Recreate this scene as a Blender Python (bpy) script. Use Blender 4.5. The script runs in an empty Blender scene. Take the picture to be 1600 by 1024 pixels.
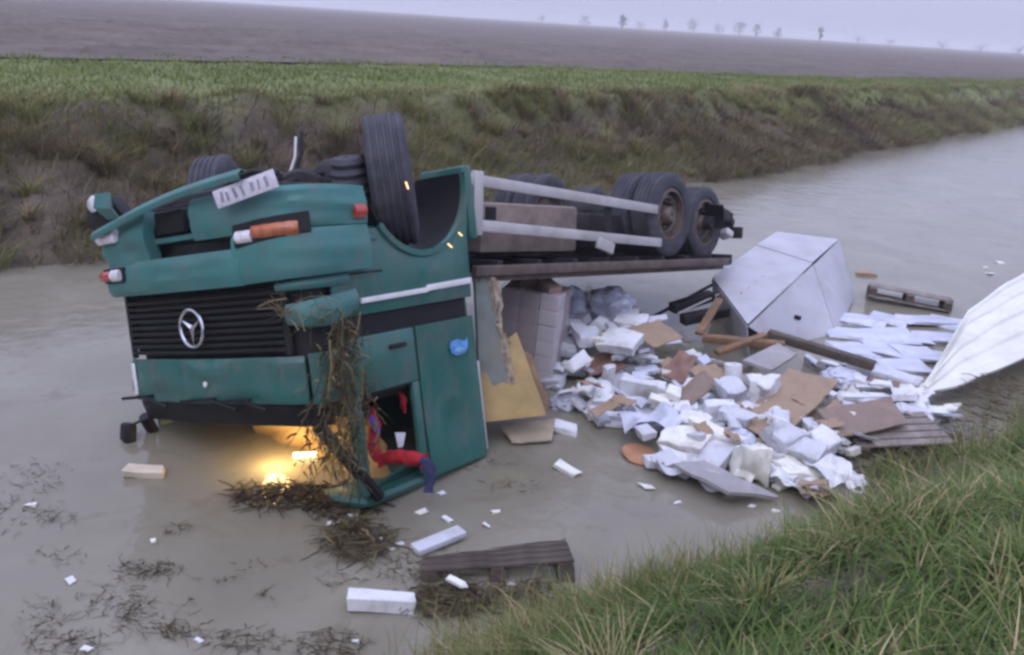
import bpy, bmesh, math, random
import numpy as np
from mathutils import Vector, Matrix, Euler, noise as mnoise
R = math.radians
random.seed(7); rng = np.random.default_rng(11)
scene = bpy.context.scene
COL = scene.collection

# ------------------------------------------------------------------ camera
FPX, CAMH, ROLL = 1400.0, 3.62, R(3.7)
PITCH = math.atan(481 / FPX)
cf = Vector((0, math.cos(PITCH), -math.sin(PITCH)))
r0 = Vector((1, 0, 0)); u0 = r0.cross(cf)
cr = math.cos(ROLL) * r0 + math.sin(ROLL) * u0
cu = -math.sin(ROLL) * r0 + math.cos(ROLL) * u0
CAMP = Vector((0, 0, CAMH))
cam = bpy.data.objects.new('camera', bpy.data.cameras.new('camera'))
COL.objects.link(cam)
cam.matrix_world = Matrix(((cr.x, cu.x, -cf.x, 0), (cr.y, cu.y, -cf.y, 0), (cr.z, cu.z, -cf.z, CAMH), (0, 0, 0, 1)))
cam.data.sensor_width = 36.0
cam.data.lens = FPX / 1600 * 36
cam.data.clip_start = 0.1
cam.data.clip_end = 6000
scene.camera = cam

# ------------------------------------------------------------------ sky, sun, exposure
SUN_EL, SUN_AZ = R(48), R(200)
world = bpy.data.worlds.new('World'); scene.world = world
world.use_nodes = True
wn, wl = world.node_tree.nodes, world.node_tree.links
wn.clear()
w_out = wn.new('ShaderNodeOutputWorld')
w_bg = wn.new('ShaderNodeBackground')
w_sky = wn.new('ShaderNodeTexSky'); w_sky.sky_type = 'NISHITA'; w_sky.sun_disc = False
w_sky.sun_elevation = SUN_EL; w_sky.sun_rotation = SUN_AZ; w_sky.dust_density = 4.0; w_sky.air_density = 1.5
# the closed cloud deck: an even overcast, brighter overhead than at the horizon
w_tc = wn.new('ShaderNodeTexCoord'); w_sep = wn.new('ShaderNodeSeparateXYZ')
wl.new(w_tc.outputs['Generated'], w_sep.inputs[0])
w_mr = wn.new('ShaderNodeMapRange'); w_mr.inputs['From Min'].default_value = 0; w_mr.inputs['From Max'].default_value = 1
w_mr.inputs['To Min'].default_value = 0.36; w_mr.inputs['To Max'].default_value = 1.0
wl.new(w_sep.outputs['Z'], w_mr.inputs['Value'])
w_mul = wn.new('ShaderNodeVectorMath'); w_mul.operation = 'SCALE'
w_mul.inputs[0].default_value = (10.0, 10.6, 15.3)
wl.new(w_mr.outputs[0], w_mul.inputs['Scale'])
w_mix = wn.new('ShaderNodeMix'); w_mix.data_type = 'RGBA'; w_mix.inputs['Factor'].default_value = 0.94
wl.new(w_sky.outputs[0], w_mix.inputs[6]); wl.new(w_mul.outputs[0], w_mix.inputs[7])
wl.new(w_mix.outputs[2], w_bg.inputs['Color'])
w_bg.inputs['Strength'].default_value = 0.141
wl.new(w_bg.outputs[0], w_out.inputs['Surface'])

sun = bpy.data.objects.new('sun', bpy.data.lights.new('sun', 'SUN'))
COL.objects.link(sun)
sun.data.energy = 0.8; sun.data.angle = R(40); sun.data.color = (1.0, 0.97, 0.95)
sd = Vector((math.sin(SUN_AZ) * math.cos(SUN_EL), math.cos(SUN_AZ) * math.cos(SUN_EL), math.sin(SUN_EL)))
sun.rotation_euler = sd.to_track_quat('Z', 'Y').to_euler()

scene.view_settings.view_transform = 'Standard'
scene.view_settings.look = 'None'
scene.view_settings.exposure = 0.0
scene.view_settings.gamma = 1.0
scene.cycles.filter_width = 2.9
scene.cycles.max_bounces = 6
scene.cycles.diffuse_bounces = 3
scene.cycles.use_adaptive_sampling = True
scene.cycles.adaptive_threshold = 0.025
scene.cycles.volume_bounces = 1
scene.cycles.transparent_max_bounces = 12

# ------------------------------------------------------------------ helpers
def at(px, py, z=0.0):
    d = cf + cr * ((px - 800) / FPX) - cu * ((py - 512) / FPX)
    return CAMP + d * ((z - CAMH) / d.z)
def atd(px, py, depth):
    return CAMP + (cf + cr * ((px - 800) / FPX) - cu * ((py - 512) / FPX)) * depth

def tag(o, label=None, cat=None, group=None, kind=None):
    if label: o['label'] = label
    if cat: o['category'] = cat
    if group: o['group'] = group
    if kind: o['kind'] = kind
    return o

def empty(name, loc=(0, 0, 0), rot=(0, 0, 0), parent=None):
    o = bpy.data.objects.new(name, None); COL.objects.link(o)
    o.location = loc; o.rotation_euler = rot; o.empty_display_size = 0.2
    if parent: o.parent = parent
    return o

def finish(me, mat, smooth=35):
    if mat: me.materials.append(mat)
    if smooth:
        me.polygons.foreach_set('use_smooth', np.ones(len(me.polygons), dtype=bool))
        me.set_sharp_from_angle(angle=R(smooth))
    me.update()

class MB:
    """collects shapes and builds them as one mesh"""
    def __init__(s): s.v = []; s.f = []
    def add(s, v, f):
        b = len(s.v); s.v += [tuple(x) for x in v]; s.f += [tuple(i + b for i in q) for q in f]; return s
    def box(s, c, d, rot=None):
        hx, hy, hz = d[0] / 2, d[1] / 2, d[2] / 2
        vs = [Vector((x, y, z)) for x in (-hx, hx) for y in (-hy, hy) for z in (-hz, hz)]
        if rot is not None:
            m = rot if isinstance(rot, Matrix) else Euler(rot).to_matrix()
            vs = [m @ q for q in vs]
        vs = [q + Vector(c) for q in vs]
        return s.add(vs, [(0, 1, 3, 2), (4, 6, 7, 5), (0, 4, 5, 1), (2, 3, 7, 6), (0, 2, 6, 4), (1, 5, 7, 3)])
    def b2(s, lo, hi):
        return s.box([(a + b) / 2 for a, b in zip(lo, hi)], [b - a for a, b in zip(lo, hi)])
    def bar(s, a, b, w, h, up=(0, 0, 1)):
        a, b = Vector(a), Vector(b); x = (b - a).normalized()
        y = Vector(up).cross(x).normalized(); z = x.cross(y)
        m = Matrix((x, y, z)).transposed()
        return s.box((a + b) / 2, ((b - a).length, w, h), m)
    def tube(s, pts, r, n=8, cap=True):
        pts = [Vector(p) for p in pts]; rr = r if isinstance(r, (list, tuple)) else [r] * len(pts)
        vs = []; fs = []
        t = (pts[1] - pts[0]).normalized()
        up = Vector((0, 0, 1)) if abs(t.z) < .9 else Vector((1, 0, 0))
        for i, p in enumerate(pts):
            if 0 < i < len(pts) - 1: t = (pts[i + 1] - pts[i - 1]).normalized()
            elif i == len(pts) - 1: t = (pts[i] - pts[i - 1]).normalized()
            a = t.cross(up).normalized(); b = t.cross(a)
            for k in range(n):
                th = 2 * math.pi * k / n
                vs.append(p + (a * math.cos(th) + b * math.sin(th)) * rr[i])
        for i in range(len(pts) - 1):
            for k in range(n):
                fs.append((i * n + k, i * n + (k + 1) % n, (i + 1) * n + (k + 1) % n, (i + 1) * n + k))
        if cap: fs += [tuple(range(n - 1, -1, -1)), tuple(range((len(pts) - 1) * n, len(pts) * n))]
        return s.add(vs, fs)
    def lathe_y(s, prof, n=40, c=(0, 0, 0), closed=True):
        """prof: list of (y, radius), turned about the y axis"""
        vs = []; fs = []; m = len(prof)
        for k in range(n):
            th = 2 * math.pi * k / n
            for (y, r) in prof: vs.append((c[0] + r * math.cos(th), c[1] + y, c[2] + r * math.sin(th)))
        for k in range(n):
            for i in range(m if closed else m - 1):
                j = (i + 1) % m; k2 = (k + 1) % n
                fs.append((k * m + i, k2 * m + i, k2 * m + j, k * m + j))
        return s.add(vs, fs)
    def prism(s, poly, a, b, axis=1):
        """poly: 2-D outline, extruded from a to b along axis (1: poly is (x,z))"""
        n = len(poly); vs = []
        for d in (a, b):
            for (p, q) in poly:
                vs.append((p, d, q) if axis == 1 else ((d, p, q) if axis == 0 else (p, q, d)))
        fs = [tuple(range(n - 1, -1, -1)), tuple(range(n, 2 * n))]
        for i in range(n): fs.append((i, (i + 1) % n, n + (i + 1) % n, n + i))
        return s.add(vs, fs)
    def grid(s, P, thick=None, normal=None):
        """P: rows of points; closed thin shell when thick is given"""
        nr, nc = len(P), len(P[0])
        P = [[Vector(p) for p in row] for row in P]
        if thick is None:
            vs = [p for row in P for p in row]
            return s.add(vs, [(i * nc + j, i * nc + j + 1, (i + 1) * nc + j + 1, (i + 1) * nc + j) for i in range(nr - 1) for j in range(nc - 1)])
        N = []
        for i in range(nr):
            for j in range(nc):
                du = P[i][min(j + 1, nc - 1)] - P[i][max(j - 1, 0)]
                dv = P[min(i + 1, nr - 1)][j] - P[max(i - 1, 0)][j]
                N.append(du.cross(dv).normalized())
        top = [P[i][j] for i in range(nr) for j in range(nc)]
        bot = [P[i][j] - N[i * nc + j] * thick for i in range(nr) for j in range(nc)]
        o = nr * nc; fs = []
        for i in range(nr - 1):
            for j in range(nc - 1):
                a, b, c, d = i * nc + j, i * nc + j + 1, (i + 1) * nc + j + 1, (i + 1) * nc + j
                fs += [(a, b, c, d), (o + d, o + c, o + b, o + a)]
        ring = [j for j in range(nc)] + [i * nc + nc - 1 for i in range(1, nr)] + [(nr - 1) * nc + j for j in range(nc - 2, -1, -1)] + [i * nc for i in range(nr - 2, 0, -1)]
        for k in range(len(ring)):
            a, b = ring[k], ring[(k + 1) % len(ring)]
            fs.append((b, a, o + a, o + b))
        return s.add(top + bot, fs)
    def build(s, name, mat, parent=None, M=None, bevel=0, seg=2, smooth=35, fix=True):
        me = bpy.data.meshes.new(name)
        me.from_pydata(s.v, [], s.f)
        if bevel or fix:
            bm = bmesh.new(); bm.from_mesh(me)
            if fix: bmesh.ops.recalc_face_normals(bm, faces=bm.faces)
            if bevel:
                es = [e for e in bm.edges if len(e.link_faces) == 2 and e.calc_face_angle(0) > R(30)]
                bmesh.ops.bevel(bm, geom=es, offset=bevel, segments=seg, affect='EDGES', clamp_overlap=True, profile=.5)
            bm.to_mesh(me); bm.free()
        finish(me, mat, smooth)
        o = bpy.data.objects.new(name, me); COL.objects.link(o)
        if parent: o.parent = parent
        if M is not None: o.matrix_local = M
        return o

def _hash(ix, iy, seed):
    h = (ix.astype(np.int64) * 374761393 + iy.astype(np.int64) * 668265263 + seed * 1442695041) & 0x7fffffff
    h = ((h ^ (h >> 13)) * 1274126177) & 0x7fffffff
    return ((h ^ (h >> 16)) & 0xffff) / 65535.0
def vnoise(x, y, seed=0):
    x = np.asarray(x, float); y = np.asarray(y, float)
    ix, iy = np.floor(x), np.floor(y); fx, fy = x - ix, y - iy
    fx = fx * fx * (3 - 2 * fx); fy = fy * fy * (3 - 2 * fy)
    a = _hash(ix, iy, seed); b = _hash(ix + 1, iy, seed); c = _hash(ix, iy + 1, seed); d = _hash(ix + 1, iy + 1, seed)
    return (a * (1 - fx) + b * fx) * (1 - fy) + (c * (1 - fx) + d * fx) * fy
def fbm(x, y, seed=0, o=4):
    t = 0; a = .5
    for k in range(o):
        t = t + a * vnoise(x * 2 ** k, y * 2 ** k, seed + k); a *= .5
    return t

def mesh_np(name, V, F, mat, attr=None, smooth=False):
    """V (n,3); F list of (faces array) with constant vertex count each"""
    me = bpy.data.meshes.new(name)
    me.vertices.add(len(V)); me.vertices.foreach_set('co', np.ascontiguousarray(V, np.float32).ravel())
    tot = np.concatenate([np.full(len(f), f.shape[1], np.int32) for f in F])
    li = np.concatenate([f.ravel() for f in F]).astype(np.int32)
    me.loops.add(len(li)); me.loops.foreach_set('vertex_index', li)
    me.polygons.add(len(tot))
    st = np.concatenate([[0], np.cumsum(tot)[:-1]]).astype(np.int32)
    me.polygons.foreach_set('loop_start', st)
    if smooth: me.polygons.foreach_set('use_smooth', np.ones(len(tot), dtype=bool))
    if attr:
        for k, a in attr.items():
            at_ = me.attributes.new(k, 'FLOAT', 'POINT'); at_.data.foreach_set('value', np.ascontiguousarray(a, np.float32))
    me.materials.append(mat); me.update(calc_edges=True); me.validate()
    o = bpy.data.objects.new(name, me); COL.objects.link(o)
    return o

# ------------------------------------------------------------------ materials
MATS = {}
MUD = (.12, .11, .095)
def mat(name, col, rough=.6, var=.25, scale=6., bump=.15, bscale=60., metal=0., spec=.5, dirt=None, dirt_amt=.5, dirt_scale=2.5, coat=0., trans=0., alpha=1., emit=None, es=0., bdist=.01, mud=0.):
    if name in MATS: return MATS[name]
    m = bpy.data.materials.new(name); m.use_nodes = True
    n, l = m.node_tree.nodes, m.node_tree.links
    b = n['Principled BSDF']
    b.inputs['Roughness'].default_value = rough; b.inputs['Metallic'].default_value = metal
    b.inputs['Specular IOR Level'].default_value = spec
    b.inputs['Coat Weight'].default_value = coat
    b.inputs['Alpha'].default_value = alpha
    b.inputs['Transmission Weight'].default_value = trans
    tc = n.new('ShaderNodeTexCoord')
    no = n.new('ShaderNodeTexNoise'); no.inputs['Scale'].default_value = scale; no.inputs['Detail'].default_value = 6
    l.new(tc.outputs['Object'], no.inputs['Vector'])
    rp = n.new('ShaderNodeValToRGB')
    c = Vector(col[:3])
    rp.color_ramp.elements[0].position = .3; rp.color_ramp.elements[1].position = .7
    rp.color_ramp.elements[0].color = (*(c * (1 - var)), 1); rp.color_ramp.elements[1].color = (*[min(x, .95) for x in c * (1 + var)], 1)
    l.new(no.outputs['Fac'], rp.inputs['Fac'])
    out = rp.outputs['Color']
    if dirt:
        n2 = n.new('ShaderNodeTexNoise'); n2.inputs['Scale'].default_value = dirt_scale; n2.inputs['Detail'].default_value = 8; n2.inputs['Roughness'].default_value = .65
        l.new(tc.outputs['Object'], n2.inputs['Vector'])
        r2 = n.new('ShaderNodeValToRGB'); r2.color_ramp.elements[0].position = .45; r2.color_ramp.elements[1].position = .72
        r2.color_ramp.elements[0].color = (0, 0, 0, 1); r2.color_ramp.elements[1].color = (dirt_amt,) * 3 + (1,)
        l.new(n2.outputs['Fac'], r2.inputs['Fac'])
        mx = n.new('ShaderNodeMix'); mx.data_type = 'RGBA'
        l.new(r2.outputs['Color'], mx.inputs['Factor']); l.new(out, mx.inputs[6]); mx.inputs[7].default_value = (*dirt, 1)
        out = mx.outputs[2]
        mr = n.new('ShaderNodeMapRange'); mr.inputs['To Min'].default_value = rough; mr.inputs['To Max'].default_value = min(1, rough + .4)
        l.new(r2.outputs['Color'], mr.inputs['Value']); l.new(mr.outputs[0], b.inputs['Roughness'])
    if mud:
        mpn = n.new('ShaderNodeMapping'); mpn.inputs['Scale'].default_value = (1, 1, .35); l.new(tc.outputs['Object'], mpn.inputs['Vector'])
        n4 = n.new('ShaderNodeTexNoise'); n4.inputs['Scale'].default_value = 7; n4.inputs['Detail'].default_value = 10; n4.inputs['Roughness'].default_value = .75; n4.inputs['Distortion'].default_value = .8
        l.new(mpn.outputs[0], n4.inputs['Vector'])
        r4 = n.new('ShaderNodeValToRGB'); r4.color_ramp.elements[0].position = .5; r4.color_ramp.elements[1].position = .68
        r4.color_ramp.elements[0].color = (0, 0, 0, 1); r4.color_ramp.elements[1].color = (mud,) * 3 + (1,)
        l.new(n4.outputs['Fac'], r4.inputs['Fac'])
        m4 = n.new('ShaderNodeMix'); m4.data_type = 'RGBA'; l.new(r4.outputs['Color'], m4.inputs['Factor']); l.new(out, m4.inputs[6]); m4.inputs[7].default_value = (*MUD, 1)
        out = m4.outputs[2]
    l.new(out, b.inputs['Base Color'])
    if bump:
        n3 = n.new('ShaderNodeTexNoise'); n3.inputs['Scale'].default_value = bscale; n3.inputs['Detail'].default_value = 4
        l.new(tc.outputs['Object'], n3.inputs['Vector'])
        bp = n.new('ShaderNodeBump'); bp.inputs['Strength'].default_value = bump; bp.inputs['Distance'].default_value = bdist
        l.new(n3.outputs['Fac'], bp.inputs['Height']); l.new(bp.outputs[0], b.inputs['Normal'])
    if emit:
        b.inputs['Emission Color'].default_value = (*emit, 1); b.inputs['Emission Strength'].default_value = es
    MATS[name] = m
    return m

MUD = (.13, .115, .1)
teal = mat('teal paint', (.016, .112, .092), rough=.34, var=.18, scale=1.5, bump=.12, bscale=4, bdist=.05, dirt=(.075, .1, .095), dirt_amt=.6, coat=.2, mud=.55)
teal_lt = mat('teal bumper plastic', (.042, .17, .158), rough=.45, var=.16, scale=2, bump=.12, bscale=5, bdist=.04, dirt=(.1, .13, .13), dirt_amt=.6, mud=.5)
black = mat('black plastic', (.008, .0075, .01), rough=.5, var=.3, bump=.08, spec=.3, dirt=(.04, .035, .035), dirt_amt=.3)
under = mat('greasy underbody', (.013, .012, .016), rough=.6, var=.5, scale=9, bump=.4, bscale=25, spec=.3, dirt=(.06, .048, .042), dirt_amt=.5)
rubber = mat('tyre rubber', (.04, .04, .053), rough=.78, var=.25, scale=8, bump=.2, bscale=80, dirt=(.1, .095, .1), dirt_amt=.55, dirt_scale=4)
rimm = mat('dusty steel rim', (.16, .13, .12), rough=.55, var=.3, scale=8, metal=.4, bump=.1, dirt=(.13, .07, .04), dirt_amt=.8, dirt_scale=6)
alu = mat('aluminium rail', (.52, .5, .5), rough=.45, var=.12, metal=.3, bump=.05, dirt=(.2, .17, .14), dirt_amt=.6, dirt_scale=3)
rust = mat('rusty frame beam', (.1, .072, .065), rough=.75, var=.4, scale=7, bump=.3, dirt=(.16, .12, .09), dirt_amt=.6)
chrome = mat('chrome', (.7, .7, .74), rough=.2, var=.05, metal=1., bump=0)
lampw = mat('clear lamp lens', (.72, .7, .74), rough=.15, var=.2, scale=25, bump=.25, bscale=50, coat=.5)
lampo = mat('orange lamp lens', (.42, .12, .05), rough=.2, var=.25, scale=20, bump=.25, bscale=50, coat=.5)
lampr = mat('red lamp lens', (.4, .05, .04), rough=.25, var=.2, scale=20, bump=.2, coat=.4)
white = mat('white paint strip', (.72, .72, .74), rough=.45, var=.06, bump=.02, dirt=(.3, .28, .26), dirt_amt=.5)
glassy = mat('crazed windscreen', (.25, .22, .16), rough=.35, var=.4, scale=40, bump=.9, bscale=45, trans=.55, spec=.6, bdist=.02)
tan_trim = mat('tan cab lining', (.34, .22, .1), rough=.75, var=.35, scale=5, bump=.3, dirt=(.05, .04, .03), dirt_amt=.7)
grey_trim = mat('dark cab trim', (.014, .013, .015), rough=.7, var=.3, bump=.2)
tankm = mat('pale brown tank', (.26, .2, .17), rough=.6, var=.3, scale=4, bump=.1, dirt=(.1, .08, .07), dirt_amt=.7)

def emat(name, col, s):
    m = bpy.data.materials.new(name); m.use_nodes = True; n = m.node_tree.nodes
    b = n['Principled BSDF']; b.inputs['Base Color'].default_value = (*col, 1)
    b.inputs['Emission Color'].default_value = (*col, 1); b.inputs['Emission Strength'].default_value = s
    return m
lampglow = emat('cab lamp glow', (1, .74, .38), 6)
amberglow = emat('glowing amber glint', (1, .66, .3), 1.6)

# ------------------------------------------------------------------ terrain
TH = R(44); DS = np.array([math.cos(TH), math.sin(TH)]); DN = np.array([-math.sin(TH), math.cos(TH)])
def far_edge(s):
    s = np.asarray(s, float)
    return 13.4 + .12 * np.maximum(s - 22, 0) * (s < 82) + 7.2 * (s >= 82) + (vnoise(s * .45, s * 0, 3) - .5) * .7 + (vnoise(s * 1.7, s * 0, 5) - .5) * .3
def near_edge(s):
    s = np.asarray(s, float)
    return np.interp(s, [2.5, 3.9, 4.5, 5.1, 6, 7, 8.6, 10, 13], [3.5, 3.36, 3.06, 2.88, 2.8, 2.74, 2.62, 2.5, 2.2]) + .12 * np.maximum(s - 22, 0) * (s < 82) + 7.2 * (s >= 82) + (vnoise(s * .9, s * 0, 8) - .5) * .5
def sstep(a, b, x):
    t = np.clip((x - a) / (b - a), 0, 1); return t * t * (3 - 2 * t)
def height(s, n):
    """ground height in canal coordinates: s along the canal, n across it"""
    s = np.asarray(s, float); n = np.asarray(n, float)
    fe, ne = far_edge(s), near_edge(s)
    top = 1.8 - .35 * sstep(20, 58, s)
    bw = 3.3 + (vnoise(s * .3, s * 0, 21) - .5) * .9
    t = (n - fe) / bw
    prof = np.where(t < 0, t * 1.6, np.where(t < .72, t * .82, .59 + (sstep(.72, 1.05, t)) * .41))
    zf = np.clip(prof, -.8, 1) * top
    zf = zf + (fbm(s * 1.3, n * 1.3, 31) - .47) * .7 * sstep(-.15, .25, t) * (1 - .75 * sstep(.9, 1.6, t))
    t2 = (ne - n) / 3.1
    zn = np.where(t2 < 0, t2 * 2.2, 2.0 * np.sin(np.clip(t2, 0, 1) * math.pi / 2) ** 1.5)
    zn = np.clip(zn, -1.0, 2) + (fbm(s * 2.1, n * 2.1, 41) - .47) * .16 * sstep(-.1, .3, t2)
    return np.where(n > 8, zf, zn)
def zat(x, y):
    return float(height(x * DS[0] + y * DS[1], x * DN[0] + y * DN[1]))

def lin(*segs):
    out = []
    for a, b, st in segs: out += list(np.arange(a, b, st))
    return np.array(out + [segs[-1][1]])
def sn_sheet(name, ss, ns, zf, m):
    S, N = np.meshgrid(ss, ns)
    Z = zf(S, N)
    V = np.stack([S * DS[0] + N * DN[0], S * DS[1] + N * DN[1], Z], -1).reshape(-1, 3)
    nr, nc = S.shape
    i = (np.arange(nr - 1)[:, None] * nc + np.arange(nc - 1)[None, :]).ravel()
    Fq = np.stack([i, i + 1, i + nc + 1, i + nc], 1)
    return mesh_np(name, V, [Fq], m, smooth=True)

gm = bpy.data.materials.new('bank soil and turf'); gm.use_nodes = True
n, l = gm.node_tree.nodes, gm.node_tree.links
b = n['Principled BSDF']; b.inputs['Roughness'].default_value = .9
tc = n.new('ShaderNodeTexCoord')
n1 = n.new('ShaderNodeTexNoise'); n1.inputs['Scale'].default_value = 1.3; n1.inputs['Detail'].default_value = 9; n1.inputs['Roughness'].default_value = .7
l.new(tc.outputs['Object'], n1.inputs['Vector'])
rp = n.new('ShaderNodeValToRGB'); rp.color_ramp.elements[0].position = .32; rp.color_ramp.elements[1].position = .7
rp.color_ramp.elements[0].color = (.05, .038, .03, 1); rp.color_ramp.elements[1].color = (.15, .115, .08, 1)
l.new(n1.outputs['Fac'], rp.inputs['Fac'])
# turf on the level strip behind the far bank (distance across the canal)
dot = n.new('ShaderNodeVectorMath'); dot.operation = 'DOT_PRODUCT'; dot.inputs[1].default_value = (DN[0], DN[1], 0)
l.new(tc.outputs['Object'], dot.inputs[0])
n2 = n.new('ShaderNodeTexNoise'); n2.inputs['Scale'].default_value = .5; n2.inputs['Detail'].default_value = 6
l.new(tc.outputs['Object'], n2.inputs['Vector'])
ad = n.new('ShaderNodeMath'); ad.operation = 'MULTIPLY_ADD'; ad.inputs[1].default_value = 3.0
l.new(n2.outputs['Fac'], ad.inputs[0]); l.new(dot.outputs['Value'], ad.inputs[2])
mr = n.new('ShaderNodeMapRange'); mr.inputs['From Min'].default_value = 17.0; mr.inputs['From Max'].default_value = 18.8
l.new(ad.outputs[0], mr.inputs['Value'])
rp2 = n.new('ShaderNodeValToRGB'); rp2.color_ramp.elements[0].position = .3; rp2.color_ramp.elements[1].position = .72
rp2.color_ramp.elements[0].color = (.105, .125, .038, 1); rp2.color_ramp.elements[1].color = (.17, .2, .06, 1)
l.new(n1.outputs['Fac'], rp2.inputs['Fac'])
mx = n.new('ShaderNodeMix'); mx.data_type = 'RGBA'
l.new(mr.outputs[0], mx.inputs['Factor']); l.new(rp.outputs[0], mx.inputs[6]); l.new(rp2.outputs[0], mx.inputs[7])
l.new(mx.outputs[2], b.inputs['Base Color'])
bp = n.new('ShaderNodeBump'); bp.inputs['Strength'].default_value = .6; bp.inputs['Distance'].default_value = .08
n3 = n.new('ShaderNodeTexNoise'); n3.inputs['Scale'].default_value = 9; n3.inputs['Detail'].default_value = 7
l.new(tc.outputs['Object'], n3.inputs['Vector']); l.new(n3.outputs['Fac'], bp.inputs['Height']); l.new(bp.outputs[0], b.inputs['Normal'])

ss = lin((-1500, -60, 60), (-60, -12, 1.5), (-12, 40, .22), (40, 90, .8), (90, 200, 6), (200, 1800, 80))
ns = lin((-300, -6, 12), (-6, 19, .18), (19, 31, .6), (31, 60, 4), (60, 400, 40), (400, 2200, 150))
ground = sn_sheet('ground', ss, ns, height, gm); tag(ground, kind='structure')

fm = mat('ploughed soil', (.116, .09, .074), rough=.95, var=.3, scale=.35, bump=.9, bscale=2.2, bdist=.2)
def field_z(s, n):
    e = sstep(27, 30, n)
    h = np.abs(fbm(s * 1.1, n * 2.4, 61) - .47) * .42 + (fbm(s * 3.7, n * 3.7, 71) - .47) * .22
    fade = 1 - sstep(60, 160, n)
    return 1.8 - .35 * sstep(20, 58, s) + .05 + e * (.03 + h * fade)
fs = lin((-1500, -100, 100), (-100, -14, 2), (-14, 60, .24), (60, 160, 1.5), (160, 400, 12), (400, 1800, 100))
fn_ = lin((27.2, 62, .24), (62, 122, 1.5), (122, 400, 20), (400, 2200, 150))
field = sn_sheet('ploughed_field', fs, fn_, field_z, fm); tag(field, kind='structure')

wm = bpy.data.materials.new('muddy canal water'); wm.use_nodes = True
n, l = wm.node_tree.nodes, wm.node_tree.links
b = n['Principled BSDF']; b.inputs['Roughness'].default_value = .09; b.inputs['IOR'].default_value = 1.33
tc = n.new('ShaderNodeTexCoord')
n1 = n.new('ShaderNodeTexNoise'); n1.inputs['Scale'].default_value = .8; n1.inputs['Detail'].default_value = 7; n1.inputs['Distortion'].default_value = .6
l.new(tc.outputs['Object'], n1.inputs['Vector'])
rp = n.new('ShaderNodeValToRGB'); rp.color_ramp.elements[0].position = .3; rp.color_ramp.elements[1].position = .75
rp.color_ramp.elements[0].color = (.185, .17, .13, 1); rp.color_ramp.elements[1].color = (.255, .237, .188, 1)
l.new(n1.outputs['Fac'], rp.inputs['Fac'])
ns1 = n.new('ShaderNodeTexNoise'); ns1.inputs['Scale'].default_value = 1.1; ns1.inputs['Detail'].default_value = 12; ns1.inputs['Roughness'].default_value = .72; ns1.inputs['Distortion'].default_value = 1.2
l.new(tc.outputs['Object'], ns1.inputs['Vector'])
rs = n.new('ShaderNodeValToRGB'); rs.color_ramp.elements[0].position = .55; rs.color_ramp.elements[1].position = .74
rs.color_ramp.elements[0].color = (0, 0, 0, 1); rs.color_ramp.elements[1].color = (.75, .75, .75, 1)
l.new(ns1.outputs['Fac'], rs.inputs['Fac'])
mxs = n.new('ShaderNodeMix'); mxs.data_type = 'RGBA'; l.new(rs.outputs[0], mxs.inputs['Factor']); l.new(rp.outputs[0], mxs.inputs[6]); mxs.inputs[7].default_value = (.13, .1, .07, 1)
l.new(mxs.outputs[2], b.inputs['Base Color'])
mrr = n.new('ShaderNodeMapRange'); mrr.inputs['To Min'].default_value = .07; mrr.inputs['To Max'].default_value = .4
l.new(rs.outputs[0], mrr.inputs['Value']); l.new(mrr.outputs[0], b.inputs['Roughness'])
mp = n.new('ShaderNodeMapping'); mp.inputs['Rotation'].default_value = (0, 0, TH); mp.inputs['Scale'].default_value = (1, 1, 1)
l.new(tc.outputs['Object'], mp.inputs['Vector'])
n3 = n.new('ShaderNodeTexNoise'); n3.inputs['Scale'].default_value = 3.2; n3.inputs['Detail'].default_value = 5; n3.inputs['Roughness'].default_value = .55
l.new(mp.outputs[0], n3.inputs['Vector'])
bp = n.new('ShaderNodeBump'); bp.inputs['Strength'].default_value = .3; bp.inputs['Distance'].default_value = .04
l.new(n3.outputs['Fac'], bp.inputs['Height']); l.new(bp.outputs[0], b.inputs['Normal'])
water = sn_sheet('water', lin((-1500, -30, 70), (-30, 90, 2), (90, 1800, 90)), np.array([0, 2, 4, 6, 8, 10, 12, 14, 16, 18, 20, 22.]),
                 lambda s, n: 0 * s, wm)
tag(water, kind='structure')

# ------------------------------------------------------------------ grass (uncountable: one object each)
def blade_mat(name, ramp, rough=.7):
    m = bpy.data.materials.new(name); m.use_nodes = True
    n, l = m.node_tree.nodes, m.node_tree.links; b = n['Principled BSDF']
    b.inputs['Roughness'].default_value = rough; b.inputs['Specular IOR Level'].default_value = .3
    a = n.new('ShaderNodeAttribute'); a.attribute_name = 'tint'
    rp = n.new('ShaderNodeValToRGB'); el = rp.color_ramp.elements
    while len(el) < len(ramp): el.new(.5)
    for e, (p, c) in zip(el, ramp): e.position = p; e.color = (*c, 1)
    l.new(a.outputs['Fac'], rp.inputs['Fac']); l.new(rp.outputs[0], b.inputs['Base Color'])
    tr = n.new('ShaderNodeBsdfTranslucent'); l.new(rp.outputs[0], tr.inputs['Color'])
    ms = n.new('ShaderNodeMixShader'); ms.inputs[0].default_value = .25
    l.new(b.outputs[0], ms.inputs[1]); l.new(tr.outputs[0], ms.inputs[2]); l.new(ms.outputs[0], n['Material Output'].inputs['Surface'])
    return m
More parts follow.
